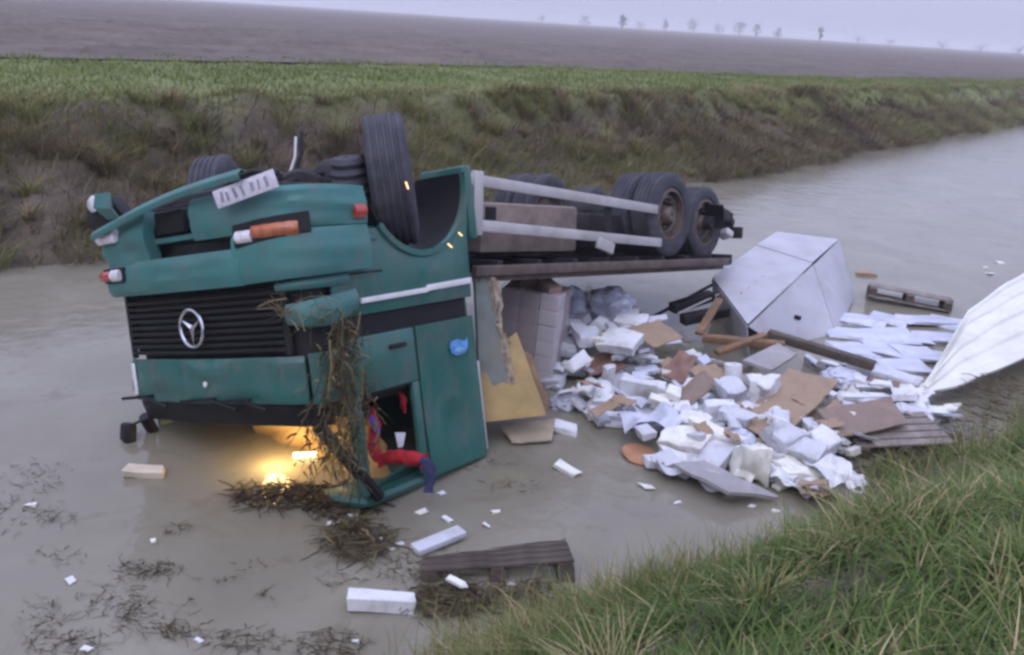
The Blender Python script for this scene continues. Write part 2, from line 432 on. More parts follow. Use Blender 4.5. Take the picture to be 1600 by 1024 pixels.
def blades(name, X, Y, Z, H, W, lean, ang, tint, m):
    N = len(X)
    dx, dy = np.cos(ang), np.sin(ang)
    face = ang + math.pi / 2 + rng.normal(0, .5, N)
    wx, wy = np.cos(face) * W / 2, np.sin(face) * W / 2
    rows = []
    for t, wf in ((0, 1.), (.45, .85), (.8, .5), (1, 0)):
        off = lean * H * t ** 1.9
        zz = Z + H * t * (1 - .38 * lean * t)
        if wf:
            rows.append(np.stack([X + dx * off - wx * wf, Y + dy * off - wy * wf, zz], 1))
            rows.append(np.stack([X + dx * off + wx * wf, Y + dy * off + wy * wf, zz], 1))
        else: rows.append(np.stack([X + dx * off, Y + dy * off, zz], 1))
    V = np.stack(rows, 1).reshape(-1, 3)
    b0 = np.arange(N) * 7
    Fq = np.concatenate([np.stack([b0, b0 + 1, b0 + 3, b0 + 2], 1), np.stack([b0 + 2, b0 + 3, b0 + 5, b0 + 4], 1)])
    Ft = np.stack([b0 + 4, b0 + 5, b0 + 6], 1)
    return mesh_np(name, V, [Fq, Ft], m, {'tint': np.repeat(tint, 7)})
def seen(X, Y, Z, pad=120):
    P = np.stack([X, Y, Z - CAMH], 1); d = P @ np.array(cf)
    px = 800 + FPX * (P @ np.array(cr)) / np.maximum(d, .01); py = 512 - FPX * (P @ np.array(cu)) / np.maximum(d, .01)
    return (d > .5) & (px > -pad) & (px < 1600 + pad) & (py > -pad) & (py < 1024 + 2.2 * pad), d
def scatter(N, s0, s1, n0, n1):
    S = rng.uniform(s0, s1, N); Nn = rng.uniform(n0, n1, N)
    return S, Nn, S * DS[0] + Nn * DN[0], S * DS[1] + Nn * DN[1]

g_near = blade_mat('bank grass', [(0, (.05, .07, .018)), (.28, (.07, .125, .024)), (.5, (.115, .175, .04)), (.7, (.23, .225, .085)), (1, (.48, .38, .22))])
g_far = blade_mat('rank bank grass', [(0, (.085, .058, .042)), (.25, (.16, .115, .07)), (.5, (.24, .19, .095)), (.7, (.19, .195, .06)), (.85, (.17, .205, .05)), (1, (.34, .27, .15))])
g_strip = blade_mat('short turf', [(0, (.1, .125, .034)), (.5, (.155, .2, .05)), (1, (.24, .24, .08))])

S, Nn, X, Y = scatter(560000, -1.5, 18, -1.2, 3.8)
ne = near_edge(S); Z = height(S, Nn)
clump = fbm(S * 1.4, Nn * 1.4, 91)
edge = sstep(.75, -.1, (ne - Nn))                      # 1 at the waterline
keep, d = seen(X, Y, Z)
keep &= (Nn < ne + .04) & (rng.random(len(X)) < np.clip(2.2 * clump - .3, .1, 1) * (1 - .55 * edge)) & (rng.random(len(X)) < np.clip(5.5 / d, .35, 1))
# bare trodden patch of mud by the white panel
bare = (np.abs(S - 9.0) < 2.6) & (Nn > ne - .95 + .5 * (clump - .47))
keep &= ~(bare & (rng.random(len(X)) < .85))
S, Nn, X, Y, Z, clump, edge = (a[keep] for a in (S, Nn, X, Y, Z, clump, edge))
N = len(X)
Hh = rng.gamma(6, .023, N) * (.6 + .9 * clump); Hh = np.clip(Hh, .06, .6)
tint = np.clip(rng.normal(.4, .17, N) + (clump - .47) * .9 + edge * .3 + (rng.random(N) < .16) * .4, 0, 1)
wind = .9 + 2.2 * fbm(S * .7, Nn * .7, 95) * 2.4
blades('near_bank_grass', X, Y, Z - .02, Hh, rng.uniform(.005, .011, N), np.clip(rng.normal(1.0, .35, N), .2, 1.7), wind * 1.6 + rng.normal(0, 1.2, N), tint, g_near)
tag(COL.objects['near_bank_grass'], 'long wind-blown green grass covering the near bank', 'grass', kind='stuff')

# tussocks on the near bank
NT = 300
S0, N0, _, _ = scatter(NT, 0, 14, -.8, 3.0)
k0 = (near_edge(S0) - N0 > .05); S0, N0 = S0[k0], N0[k0]; NT = len(S0)
nb = 120; ii = np.repeat(np.arange(NT), nb); ang = rng.uniform(0, 2 * math.pi, NT * nb); rad = rng.random(NT * nb) ** .6 * .1
sz = rng.uniform(.6, 1.4, NT)[ii]; x0 = S0 * DS[0] + N0 * DN[0]; y0 = S0 * DS[1] + N0 * DN[1]
X = x0[ii] + rad * sz * np.cos(ang); Y = y0[ii] + rad * sz * np.sin(ang)
Z = height(X * DS[0] + Y * DS[1], X * DN[0] + Y * DN[1])
base_t = np.clip(rng.normal(.42, .22, NT), .05, 1)[ii]
blades('near_bank_tussocks', X, Y, Z - .02, rng.uniform(.08, .21, NT * nb) * sz, rng.uniform(.006, .012, NT * nb), rng.uniform(.5, 1.5, NT * nb), ang + rng.normal(0, .5, NT * nb), np.clip(base_t + rng.normal(0, .1, NT * nb), 0, 1), g_near)
tag(COL.objects['near_bank_tussocks'], 'leaning tussocks of mixed green and straw grass on the near bank', 'grass', kind='stuff')

# dry stalks along the near waterline
S, Nn, X, Y = scatter(26000, -1, 16, 1.9, 3.8)
ne = near_edge(S); Z = height(S, Nn); keep, d = seen(X, Y, Z)
keep &= (Nn < ne + .1) & (Nn > ne - .8) & (vnoise(S * 2.2, Nn * 2.2, 17) > .42) & ~((S > 5.4) & (rng.random(len(S)) < .75))
S, Nn, X, Y, Z = (a[keep] for a in (S, Nn, X, Y, Z)); N = len(X)
blades('dry_stalks', X, Y, np.maximum(Z, -.05), rng.uniform(.15, .5, N), rng.uniform(.004, .008, N), rng.uniform(.1, .7, N), rng.uniform(0, 6.28, N), rng.uniform(.55, 1, N), g_far)
tag(COL.objects['dry_stalks'], 'dry brown stalks growing along the near waterline', 'grass', kind='stuff')

S, Nn, X, Y = scatter(430000, -18, 70, 12.6, 25)
fe = far_edge(S); Z = height(S, Nn); keep, d = seen(X, Y, Z, 60)
t = (Nn - fe) / 3.3
cl = fbm(S * .9, Nn * .9, 101); cl2 = fbm(S * .35, Nn * .5, 111)
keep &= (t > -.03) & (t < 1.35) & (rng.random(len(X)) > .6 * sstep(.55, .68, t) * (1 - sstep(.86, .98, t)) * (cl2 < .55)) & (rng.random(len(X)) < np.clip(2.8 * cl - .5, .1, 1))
S, Nn, X, Y, Z, t, cl, cl2, d = (a[keep] for a in (S, Nn, X, Y, Z, t, cl, cl2, d)); N = len(X)
Hh = np.clip(rng.gamma(5, .07, N) * (.55 + cl), .08, .8) * np.where(t > .85, .6, 1)
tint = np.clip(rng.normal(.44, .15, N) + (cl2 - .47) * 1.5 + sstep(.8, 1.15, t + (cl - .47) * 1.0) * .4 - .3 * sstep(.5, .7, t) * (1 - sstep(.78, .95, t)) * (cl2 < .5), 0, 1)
dn = math.atan2(-DN[1], -DN[0])
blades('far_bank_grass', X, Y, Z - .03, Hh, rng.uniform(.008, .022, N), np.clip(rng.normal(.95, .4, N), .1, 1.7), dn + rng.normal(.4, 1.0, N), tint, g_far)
tag(COL.objects['far_bank_grass'], 'rank brown and green grass on the far bank slope', 'grass', kind='stuff')

# tussocks on the far slope
NT = 1500
S0, N0, _, _ = scatter(NT, -16, 48, 13, 19)
fe = far_edge(S0); t0 = (N0 - fe) / 3.3
k0 = (t0 > -.02) & (t0 < 1.1) & (rng.random(NT) < 1.9 * fbm(S0 * .4, N0 * .4, 151) - .2); S0, N0, t0 = S0[k0], N0[k0], t0[k0]; NT = len(S0)
nb = 80; ii = np.repeat(np.arange(NT), nb); ang = rng.uniform(0, 2 * math.pi, NT * nb); rad = rng.random(NT * nb) ** .6 * .14
sz = rng.uniform(.6, 1.5, NT)[ii]; x0 = S0 * DS[0] + N0 * DN[0]; y0 = S0 * DS[1] + N0 * DN[1]
X = x0[ii] + rad * sz * np.cos(ang); Y = y0[ii] + rad * sz * np.sin(ang)
Z = height(X * DS[0] + Y * DS[1], X * DN[0] + Y * DN[1])
base_t = np.clip(rng.normal(.42, .24, NT) + .25 * sstep(.7, 1, t0), 0, 1)[ii]
blades('far_bank_tussocks', X, Y, Z - .03, rng.uniform(.2, .5, NT * nb) * sz, rng.uniform(.01, .024, NT * nb), rng.uniform(.4, 1.3, NT * nb), ang + rng.normal(0, .4, NT * nb), np.clip(base_t + rng.normal(0, .09, NT * nb), 0, 1), g_far)
tag(COL.objects['far_bank_tussocks'], 'tussocks of dead and green grass on the far bank', 'grass', kind='stuff')

S, Nn, X, Y = scatter(170000, -20, 90, 15, 29)
Z = height(S, Nn); keep, d = seen(X, Y, Z, 40)
fe = far_edge(S); t = (Nn - fe) / 3.3
keep &= (t > .95 + .5 * (fbm(S * .5, Nn * .5, 131) - .5)) & (rng.random(len(X)) < np.clip(1.6 * fbm(S * .6, Nn * .6, 121), .15, 1))
S, Nn, X, Y, Z = (a[keep] for a in (S, Nn, X, Y, Z)); N = len(X)
blades('verge_grass', X, Y, Z - .02, rng.uniform(.07, .24, N), rng.uniform(.014, .035, N), rng.uniform(.3, 1.2, N), rng.uniform(0, 6.28, N),
       np.clip(rng.normal(.45, .2, N) + (fbm(S * .3, Nn * .3, 141) - .47), 0, 1), g_strip)
tag(COL.objects['verge_grass'], 'short green turf strip between far bank and ploughed field', 'grass', kind='stuff')
# ------------------------------------------------------------------ the overturned truck
# local axes: x forward, y to the truck's left, z up; the empty turns it on its roof
TRUCK_ROT = (3.41788, -.09727, 4.09251); TRUCK_POS = (-2.684, 6.866, 2.567)
CH_ROT = (R(189.34), R(-8.2), R(230.88)); CH_POS = (-2.743, 6.918, 2.666)
truck = empty('overturned_truck', TRUCK_POS, TRUCK_ROT)
tag(truck, 'wrecked teal truck lying upside down in the canal, wheels in the air', 'truck')
TM = Matrix.Translation(TRUCK_POS) @ Euler(TRUCK_ROT).to_matrix().to_4x4()
CM = TM.inverted() @ (Matrix.Translation(CH_POS) @ Euler(CH_ROT).to_matrix().to_4x4())   # twisted chassis, relative to the cab

W2, RC, XB = 1.235, .27, -1.84
FLAT = W2 - RC; ARC = RC * math.pi / 2
def cabS(u, z, off=0.):
    """a point on the cab's skin: u runs round from the middle of the front, positive to the truck's right"""
    s = 1 if u >= 0 else -1; a = abs(u)
    if a <= FLAT: x, y, nx, ny = -.05 * (a / FLAT) ** 2, a, 1., 0.
    elif a <= FLAT + ARC:
        th = (a - FLAT) / RC; x = -.05 - RC + RC * math.cos(th); y = FLAT + RC * math.sin(th); nx, ny = math.cos(th), math.sin(th)
    else: x, y, nx, ny = -.05 - RC - (a - FLAT - ARC), W2, 0., 1.
    x -= .3 * max(0, z - 2.05) * (1 if a < FLAT + ARC else max(0, 1 - (a - FLAT - ARC) / 1.2))
    return Vector((x + nx * off, -s * (y + ny * off), z))
def u_of_x(x): return FLAT + ARC + (-.05 - RC - x)
def panel(name, m, u0, u1, z0, z1, off=0., thick=.03, parent=truck, nu=14, nz=4, bulge=0., bevel=.006, jit=0.):
    z0f = z0 if callable(z0) else (lambda t: z0); z1f = z1 if callable(z1) else (lambda t: z1)
    P = []
    for i in range(nz + 1):
        row = []
        for j in range(nu + 1):
            t = j / nu; u = u0 + (u1 - u0) * t; a, b = z0f(t), z1f(t); k = i / nz
            o = off + bulge * max(0, math.sin(math.pi * k)) ** .6
            if jit: o += jit * (mnoise.noise(Vector((u * 2.3, i * .7, len(name) * 1.7))) + .5 * mnoise.noise(Vector((u * 6, i * 1.3, len(name) * .7))))
            row.append(cabS(u, a + (b - a) * k, o))
        P.append(row)
    return MB().grid(P, -thick).build(name, m, parent, bevel=bevel, seg=1, smooth=40)

# --- bumper (upright z .4 to 1.05)
bumper = panel('bumper', teal_lt, -1.8, .74, .86, 1.13, off=.09, thick=.12, nu=32, nz=8, bulge=.03, jit=.016)
panel('bumper_side', teal_lt, .26, 1.72, lambda t: .46 - .03 * t + .06 * t * t, .765, off=.09, thick=.1, parent=bumper, nu=26, nz=8, bulge=.022, jit=.016)
panel('bumper_side', teal_lt, .66, 1.72, .768, lambda t: 1.13 - .03 * t, off=.092, thick=.1, parent=bumper, nu=22, nz=8, bulge=.022, jit=.012)
panel('bumper_side', teal_lt, -1.85, -.37, .47, .87, off=.085, thick=.1, parent=bumper, nu=24, nz=8, bulge=.03, jit=.03)
panel('bumper_recess', black, -.5, .7, .46, .9, off=-.07, thick=.03, parent=bumper, nu=8)
panel('bumper_slat', teal_lt, -.4, .3, .7, .745, off=.03, thick=.08, parent=bumper, nu=8)
panel('intake_mesh', black, -.2, .6, .77, .86, off=-.02, thick=.03, parent=bumper, nu=8)
MB().b2((-.06, -.1, .5), (.06, .28, .68)).build('tow_hitch_housing', black, bumper, bevel=.015)
# torn-off lower lip of the bumper, bent away from it
lip = []
for i in range(13):
    t = i / 12; y = 1.02 - 2.05 * t; z = .60 - .24 * t - .05 * math.sin(math.pi * t); x = .17 - .02 * math.cos(3 * t)
    lip.append([Vector((x - .05, y, z - .012)), Vector((x, y, z - .03)), Vector((x + .035, y, z + .01)), Vector((x + .02, y, z + .05))])
MB().grid(lip, .012).build('bumper_lip', teal_lt, bumper, bevel=.003, seg=1)
# smashed left end: a teal flap and the dark hole behind it
MB().grid([[(.16, .86, .28), (.19, .62, .3)], [(.17, .9, .38), (.2, .6, .42)], [(.1, .84, .48), (.13, .62, .5)]], .02).build('bumper_flap', teal_lt, bumper)
MB().prism([(1.24, .36), (.84, .3), (.7, .46), (.9, .52), (1.25, .54)], -.05, .07, axis=0).build('lamp_cavity', black, bumper, bevel=.02)
# lamps: right cluster, left cluster, left fog lamp, lower left lamp
def lens(name, m, u0, u1, z0, z1, off=.115, thick=.06, bulge=.03, parent=bumper):
    return panel(name, m, u0, u1, z0, z1, off=off, thick=thick, parent=parent, nu=6, nz=4, bulge=bulge, bevel=.008)
panel('lamp_bezel', black, .72, 1.25, lambda t: .695 - .04 * t, lambda t: .86 - .06 * t, off=.122, thick=.03, parent=bumper, nu=8)
lens('headlight', lampw, .75, .91, .735, .835); lens('indicator', lampo, .92, 1.19, .71, .815)
lens('headlight', lampw, -1.08, -.78, .56, .69, off=.14); lens('fog_lamp', lampw, -1.2, -1.0, .27, .41, off=.16, thick=.16)
panel('lamp_bezel', black, -1.14, -.75, .885, 1.01, off=.135, thick=.03, parent=bumper, nu=8)
lens('headlight', lampw, -.92, -.78, .9, 1.0, off=.15); lens('indicator', lampr, -1.1, -.93, .905, .995, off=.15)
lens('side_marker', lampr, 1.58, 1.69, .62, .73, off=.115)
# number plate, its characters too blurred to read
pm = mat('number plate', (.62, .6, .68), rough=.4, var=.12, scale=30, bump=.05)
pmk = mat('number plate marks', (.27, .26, .31), rough=.5, var=.3, bump=0)
pl = MB().box((.15, -1.0, .47), (.012, .56, .125), (R(9), R(-8), R(-12))).build('number_plate', pm, truck, bevel=.003)
Rpl = Euler((R(9), R(-8), R(-12))).to_matrix()
for k, (y, w, h) in enumerate([(-.2, .05, .07), (-.13, .03, .07), (-.07, .055, .06), (.02, .04, .075), (.09, .05, .07), (.16, .035, .06), (.21, .04, .07)]):
    c = Vector((.15, -1.0, .47)) + Rpl @ Vector((.0075, y, .005 * math.sin(k * 3)))
    MB().box(c, (.004, w * .55, h), Rpl @ Euler((.2 * math.sin(k * 5), 0, 0)).to_matrix()).build('plate_mark', pmk, pl)

# --- grille with slats and the ringed star
gr = panel('grille', black, -1.02, 1.0, 1.16, lambda t: 1.64, off=-.04, thick=.04, nu=16)
for k in range(9):
    z = 1.185 + k * .052
    panel('grille_slat', black, -1.0, .97, z, z + .03, off=.012, thick=.035, parent=gr, nu=16, nz=1, bevel=.004)
for uu in (-1.03, 1.0):
    panel('grille_edge', black, uu - .03, uu + .03, 1.1, 1.66, off=.01, thick=.04, parent=gr, nu=2)
def ring_pts(r, n=32): return [(math.cos(2 * math.pi * k / n) * r, math.sin(2 * math.pi * k / n) * r) for k in range(n)]
em = MB()
vs = []; fs_ = []; NR, NT = 36, 8
for k in range(NR):
    a = 2 * math.pi * k / NR
    for j in range(NT):
        q = 2 * math.pi * j / NT; rr = .145 + .014 * math.cos(q)
        vs.append((.045 + .012 * math.sin(q), rr * math.cos(a), 1.42 + rr * math.sin(a)))
for k in range(NR):
    for j in range(NT): fs_.append((k * NT + j, ((k + 1) % NR) * NT + j, ((k + 1) % NR) * NT + (j + 1) % NT, k * NT + (j + 1) % NT))
em.add(vs, fs_)
for a in (90, 210, 330):
    c, s = math.cos(R(a)), math.sin(R(a)); c2, s2 = -s, c
    tip = (.045, .14 * c, 1.42 + .14 * s); A = (.04, .022 * c2, 1.42 + .022 * s2); B = (.04, -.022 * c2, 1.42 - .022 * s2); Cc = (.062, 0, 1.42)
    em.add([tip, A, B, Cc], [(0, 1, 3), (0, 3, 2), (1, 2, 3), (0, 2, 1)])
em.build('star_emblem', chrome, gr)

# --- panels of the front and the corners
front = panel('front_panel', teal, -1.12, 1.12, lambda t: 1.665, 2.02, off=.012, thick=.035, nu=28, nz=8, bulge=.02, jit=.02)
panel('reflective_strip', white, -1.045, -.985, 1.7, 1.97, off=.034, thick=.01, parent=front, nu=2)
MB().lathe_y([(0, .001), (0, .022), (.012, .022), (.016, .001)], 14, closed=False).build('washer_nozzle', white, front, M=Matrix.Translation((.04, -.08, 1.86)) @ Matrix.Rotation(R(-90), 4, 'Z'))
panel('corner_panel', teal_lt, .98, 1.52, lambda t: 1.13 - .03 * t, lambda t: 1.2 - .0 * t, off=.03, thick=.03, nu=8, bulge=.02)
panel('corner_panel', teal_lt, 1.04, 1.58, lambda t: 1.29 - .06 * t, lambda t: 1.44 + .06 * math.sin(math.pi * t) - .05 * t, off=.035, thick=.03, nu=10, bulge=.03)
panel('corner_panel', teal, -1.5, -1.06, 1.1, 1.6, off=.0, thick=.03, nu=8)
panel('corner_backing', black, 1.0, 1.62, 1.06, 2.0, off=-.05, thick=.03, nu=8)
panel('corner_panel', teal, 1.14, 1.66, 1.66, 2.03, off=.0, thick=.03, nu=10)
panel('front_bulkhead', grey_trim, -1.3, 1.5, 1.0, 2.1, off=-.1, thick=.02, nu=16)
cowl = panel('cowl', black, -1.2, 1.25, 2.02, 2.2, off=-.015, thick=.05, nu=18)
# wipers lying on the panel edge
for a, bq in (((-.5), (-.95)), ((.42), (-.02)), ((.75), (.4))):
    p0, p1 = cabS(a, 2.05, .05), cabS(bq, 1.98, .05); mid = (p0 + p1) / 2 + Vector((.02, 0, -.02))
    w = MB().tube([p0, mid, p1], .012, 6).build('wiper', black, truck)
    MB().bar(p1 + Vector((.01, -.22, -.01)), p1 + Vector((.01, .24, .02)), .02, .025).build('wiper_blade', black, w)
# pillars, screen, roof
for sgn in (-1, 1):
    P = [cabS(sgn * (1.12 + .06 * i), 2.18 + .16 * i, .01) for i in range(5)]
    MB().tube(P, [.055, .05, .05, .05, .05], 8).build('windscreen_pillar', black, truck)
mr_ = MB()
mr_.box((.02, 1.17, 2.31), (.1, .16, .2), (0, R(10), R(8)))
mi = mr_.build('mirror', black, truck, bevel=.03)
MB().tube([(-.12, 1.1, 2.2), (.0, 1.17, 2.24), (.03, 1.17, 2.4)], .014, 6).build('mirror_arm', black, mi)
# crazed laminated screen hanging in the right half of the opening
P = []
for i in range(9):
    row = []
    for j in range(13):
        u = -.32 + 1.3 * j / 12 - .55 * (i / 8) * (1 - j / 12); z = 2.2 + .62 * i / 8
        o = -.07 - .1 * math.sin(i / 8 * 3) + .035 * mnoise.noise(Vector((u * 4, z * 4, 2)))
        row.append(cabS(u, z, o))
    P.append(row)
inner = MB().grid([[p + Vector((-.55 - .03 * math.sin(i * 2 + j), 0, .02)) for j, p in enumerate(r)] for i, r in enumerate(P)], .03).build('cab_lining', tan_trim, truck)
roof = MB().b2((XB, -1.2, 2.8), (-.42, 1.2, 2.9)).build('roof', teal, truck, bevel=.06)
MB().b2((-1.75, -1.12, 2.05), (-.5, 1.12, 2.12)).build('dashboard', grey_trim, truck, bevel=.02)
MB().b2((-1.8, -1.14, 1.15), (-.25, 1.14, 1.35)).build('cab_floor', under, truck, bevel=.02)
# --- the lit interior lamp
lp = TM.inverted() @ at(520, 706, .0)
lamp_w = at(523, 697, .22)
lamp_l = TM.inverted() @ lamp_w
cl = MB().box(lamp_l, (.05, .1, .05), (.2, .1, .3)).build('cab_lamp_glow', lampglow, truck, bevel=.012)
pt = bpy.data.objects.new('cab_lamp_light', bpy.data.lights.new('cab_lamp_light', 'POINT'))
COL.objects.link(pt); pt.parent = truck; pt.location = TM.inverted() @ at(430, 701, .17)
pt.data.energy = 19; pt.data.color = (1, .66, .27); pt.data.shadow_soft_size = .12
tl_ = TM.inverted().to_3x3()
for px0, px1, py, zz, hh in ((458, 498, 712, .03, .045),):  # glowing bar added on the water to widen the lamp's glow
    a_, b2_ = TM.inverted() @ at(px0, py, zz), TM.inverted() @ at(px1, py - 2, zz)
    MB().bar(a_, b2_, .03, hh).build('cab_lamp_glow', lampglow, truck, bevel=.01)
# --- right side: fender with wheel arch, step panel, strips, door, rear quarter
AX, AZ, AR = -1.33, .42, .585
fen = MB()
poly = [(-.30, .8), (-.86, .8)]
poly += [(AX + AR * math.cos(a), AZ + AR * math.sin(a)) for a in np.linspace(R(38), R(180), 20)]
poly += [(AX - AR, .33), (AX - AR - .11, .33), (-1.9, .9), (-1.87, 1.44), (-.30, 1.44)]
def inset_prism(name, poly, y0, y1, m, parent=truck, bevel=.012): return MB().prism(poly, y0, y1).build(name, m, parent, bevel=bevel)
fender = inset_prism('fender', poly, -1.25, -1.215, teal)
rows = [[(AX + rr * math.cos(a), y, AZ + rr * math.sin(a)) for a in np.linspace(R(20), R(184), 24)] for rr, y in ((AR + .005, -1.262), (AR + .005, -1.2), (AR - .005, -.72))]
MB().grid(rows, .015).build('wheel_arch_liner', black, fender)
rows = [[(AX + rr * math.cos(a), y, AZ + rr * math.sin(a)) for a in np.linspace(R(36), R(182), 24)] for rr, y in ((AR + .055, -1.252), (AR + .045, -1.275), (AR, -1.278), (AR - .005, -1.255))]
MB().grid(rows, .01).build('wheel_arch_lip', teal, fender)
MB().b2((AX - AR - .125, -1.26, .32), (AX - AR - .02, -.75, .95)).build('mudguard', teal, fender, bevel=.02)
MB().b2((-.86, -1.2, .78), (-.32, -.8, .83)).build('step_tread', teal, fender, bevel=.012)
for x0, x1 in ((-.8, -.42),):
    MB().b2((x0, -1.262, .86), (x1, -1.25, .89)).build('step_trim', teal_lt, fender, bevel=.004)
MB().b2((-.82, -1.257, 1.12), (-.34, -1.25, 1.135)).build('panel_seam', black, fender)
st = MB(); st.bar((-.55, -1.262, 1.335), (-1.3, -1.262, 1.325), .02, .04); st.build('side_strip', white, fender, bevel=.004)
st = MB(); st.bar((-1.3, -1.26, 1.312), (-1.87, -1.26, 1.3), .02, .05); st.build('side_strip', white, fender, bevel=.004)
MB().b2((-1.84, -1.2, 1.44), (-.32, -1.16, 1.62)).build('sill_gap', black, truck)
# door: skin with window opening
dp = MB(); dx0, dx1 = -.34, -1.1
dp.b2((dx1, -1.25, 1.60), (dx0, -1.2, 2.03))
dp.b2((dx1, -1.25, 2.03), (-1.02, -1.2, 2.78)); dp.b2((-.46, -1.25, 2.03), (dx0, -1.2, 2.78)); 
door = dp.build('door', teal, truck, bevel=.014)
MB().b2((-.98, -1.275, 1.7), (-.8, -1.25, 1.735)).build('door_handle', black, door, bevel=.008)
MB().b2((-1.02, -1.235, 2.02), (-.46, -1.2, 2.05)).build('window_seal', black, door, bevel=.006)
P = []
for i in range(13):
    z = 1.60 + 1.22 * i / 12; row = []
    for j in range(13):
        x = -1.125 - .73 * j / 12
        y = -1.245 - .018 * math.sin(math.pi * j / 12) + .014 * mnoise.noise(Vector((x * 3, z * 2.2, 4))) * (.4 + i / 12)
        y += .05 * math.exp(-((x + 1.5) ** 2 / .04 + (z - 2.45) ** 2 / .05))
        row.append((x, y, z))
    P.append(row)
quarter = MB().grid(P, -.03).build('rear_quarter_panel', teal, truck)
bd = mat('blue sticker', (.09, .26, .55), rough=.4, var=.35, scale=14, bump=.02)
bd2 = mat('pale blue sticker', (.2, .4, .66), rough=.4, var=.3, scale=14, bump=.02)
def sticker(pts, m, y=-1.272): return MB().prism(pts, y, y + .006).build('blue_decal', m, quarter)
sticker([(-1.48, 1.83), (-1.5, 1.78), (-1.6, 1.77), (-1.68, 1.8), (-1.72, 1.77), (-1.71, 1.86), (-1.66, 1.9), (-1.56, 1.905), (-1.5, 1.88)], bd, -1.279)
sticker([(-1.52, 1.86), (-1.6, 1.83), (-1.67, 1.865), (-1.6, 1.885)], bd2, -1.284)
MB().b2((-1.875, -1.25, 2.0), (-1.855, -1.2, 2.78)).build('rear_edge_trim', alu, truck, bevel=.004)
MB().b2((-1.85, -1.2, .95), (-1.8, 1.2, 2.8)).build('cab_rear_wall', teal, truck, bevel=.02)
MB().b2((-1.8, 1.19, 1.1), (-.3, 1.235, 2.8)).build('left_side_panel', teal, truck, bevel=.02)
MB().b2((-1.84, -1.25, 2.795), (-1.1, -1.18, 2.84)).build('roof_rail', teal, truck, bevel=.012)
# bent roof edge sticking out at the water
P = [[TM.inverted() @ at(*q) for q in row] for row in ([(583, 792, .01), (596, 772, .03), (630, 745, .06), (662, 728, .08)], [(588, 760, .16), (602, 750, .17), (632, 730, .18), (660, 716, .18)])]
MB().grid(P, .02).build('torn_roof_edge', teal, truck)
# --- amber glints of light, made as small glowing slivers
for (px, py, dz) in ((636, 290, 6.75), (703, 384, 7.35), (719, 366, 7.6), (574, 346, 6.95)):
    p = TM.inverted() @ atd(px, py, dz)
    MB().box(p, (.06, .012, .011), (0, R(35 if px > 640 else 70), 0)).build('amber_glint', amberglow, truck, bevel=.004)

# --- undercarriage of the front
und = MB()
und.b2((-1.5, -.42, .35), (-.25, .42, 1.1)); und.build('engine_block', under, truck, bevel=.06)
MB().b2((-.2, -.75, .5), (-.08, .75, 1.1)).build('radiator', under, truck, bevel=.02)
MB().tube([(-1.33, -1.0, .32), (-1.33, -.6, .26), (-1.33, .6, .26), (-1.33, 1.0, .32)], .07, 10).build('front_axle', under, truck)
for y in (-.55, .55):
    MB().grid([[(-.35 - 1.7 * i / 10, y - .04, .52 - .2 * math.sin(math.pi * i / 10)), (-.35 - 1.7 * i / 10, y + .04, .52 - .2 * math.sin(math.pi * i / 10))] for i in range(11)], .05).build('leaf_spring', under, truck)
MB().lathe_y([(-.17, .05), (-.17, .22), (.16, .24), (.18, .05)], 24).build('brake_drum', under, truck, M=Matrix.Translation((-1.18, -.62, .4)))
MB().lathe_y([(-.2, .02), (-.2, .17), (-.15, .2), (.15, .2), (.2, .17), (.2, .02)], 24).build('air_tank', under, truck, M=Matrix.Translation((-.72, -.6, .48)) @ Matrix.Rotation(R(50), 4, 'Z'))
c_ = TM.inverted() @ atd(548, 300, 7.0)
bl_ = MB(); pr = []
for k in range(15): pr.append((-.27 + .54 * k / 14, .105 + .022 * (k % 2) + .02 * math.sin(math.pi * k / 14)))
bl_.lathe_y([(-.27, .02)] + pr + [(.27, .02)], 22)
bl_.build('suspension_bellows', rubber, truck, M=Matrix.Translation(c_) @ Matrix.Rotation(R(78), 4, 'X') @ Matrix.Rotation(R(12), 4, 'Z'))
c_ = TM.inverted() @ atd(505, 312, 7.1)
MB().box(c_, (.3, .26, .3), (.3, .2, .5)).build('steering_gear', under, truck, bevel=.04)
MB().tube([(-.75, -.35, .5), (-.9, -.42, .12), (-.95, -.4, -.06)], .018, 6).build('drag_link', under, truck)
MB().tube([(-.7, -.33, .5), (-.83, -.42, .15), (-.9, -.38, -.02)], .012, 6).build('steel_rod', alu, truck)
MB().tube([(-.55, -.3, .3), (-.6, .1, .22), (-.5, .5, .3)], .03, 8).build('hose', black, truck)
MB().b2((-.62, -.85, .4), (-.35, -.45, .78)).build('battery_box', under, truck, bevel=.03)
for k in range(5):
    y = -.8 + .4 * k
    MB().tube([(-.2, y, .45), (-.6, y + .1, .36), (-1.1, y * .6, .34)], .022, 6).build('brake_line', under, truck)

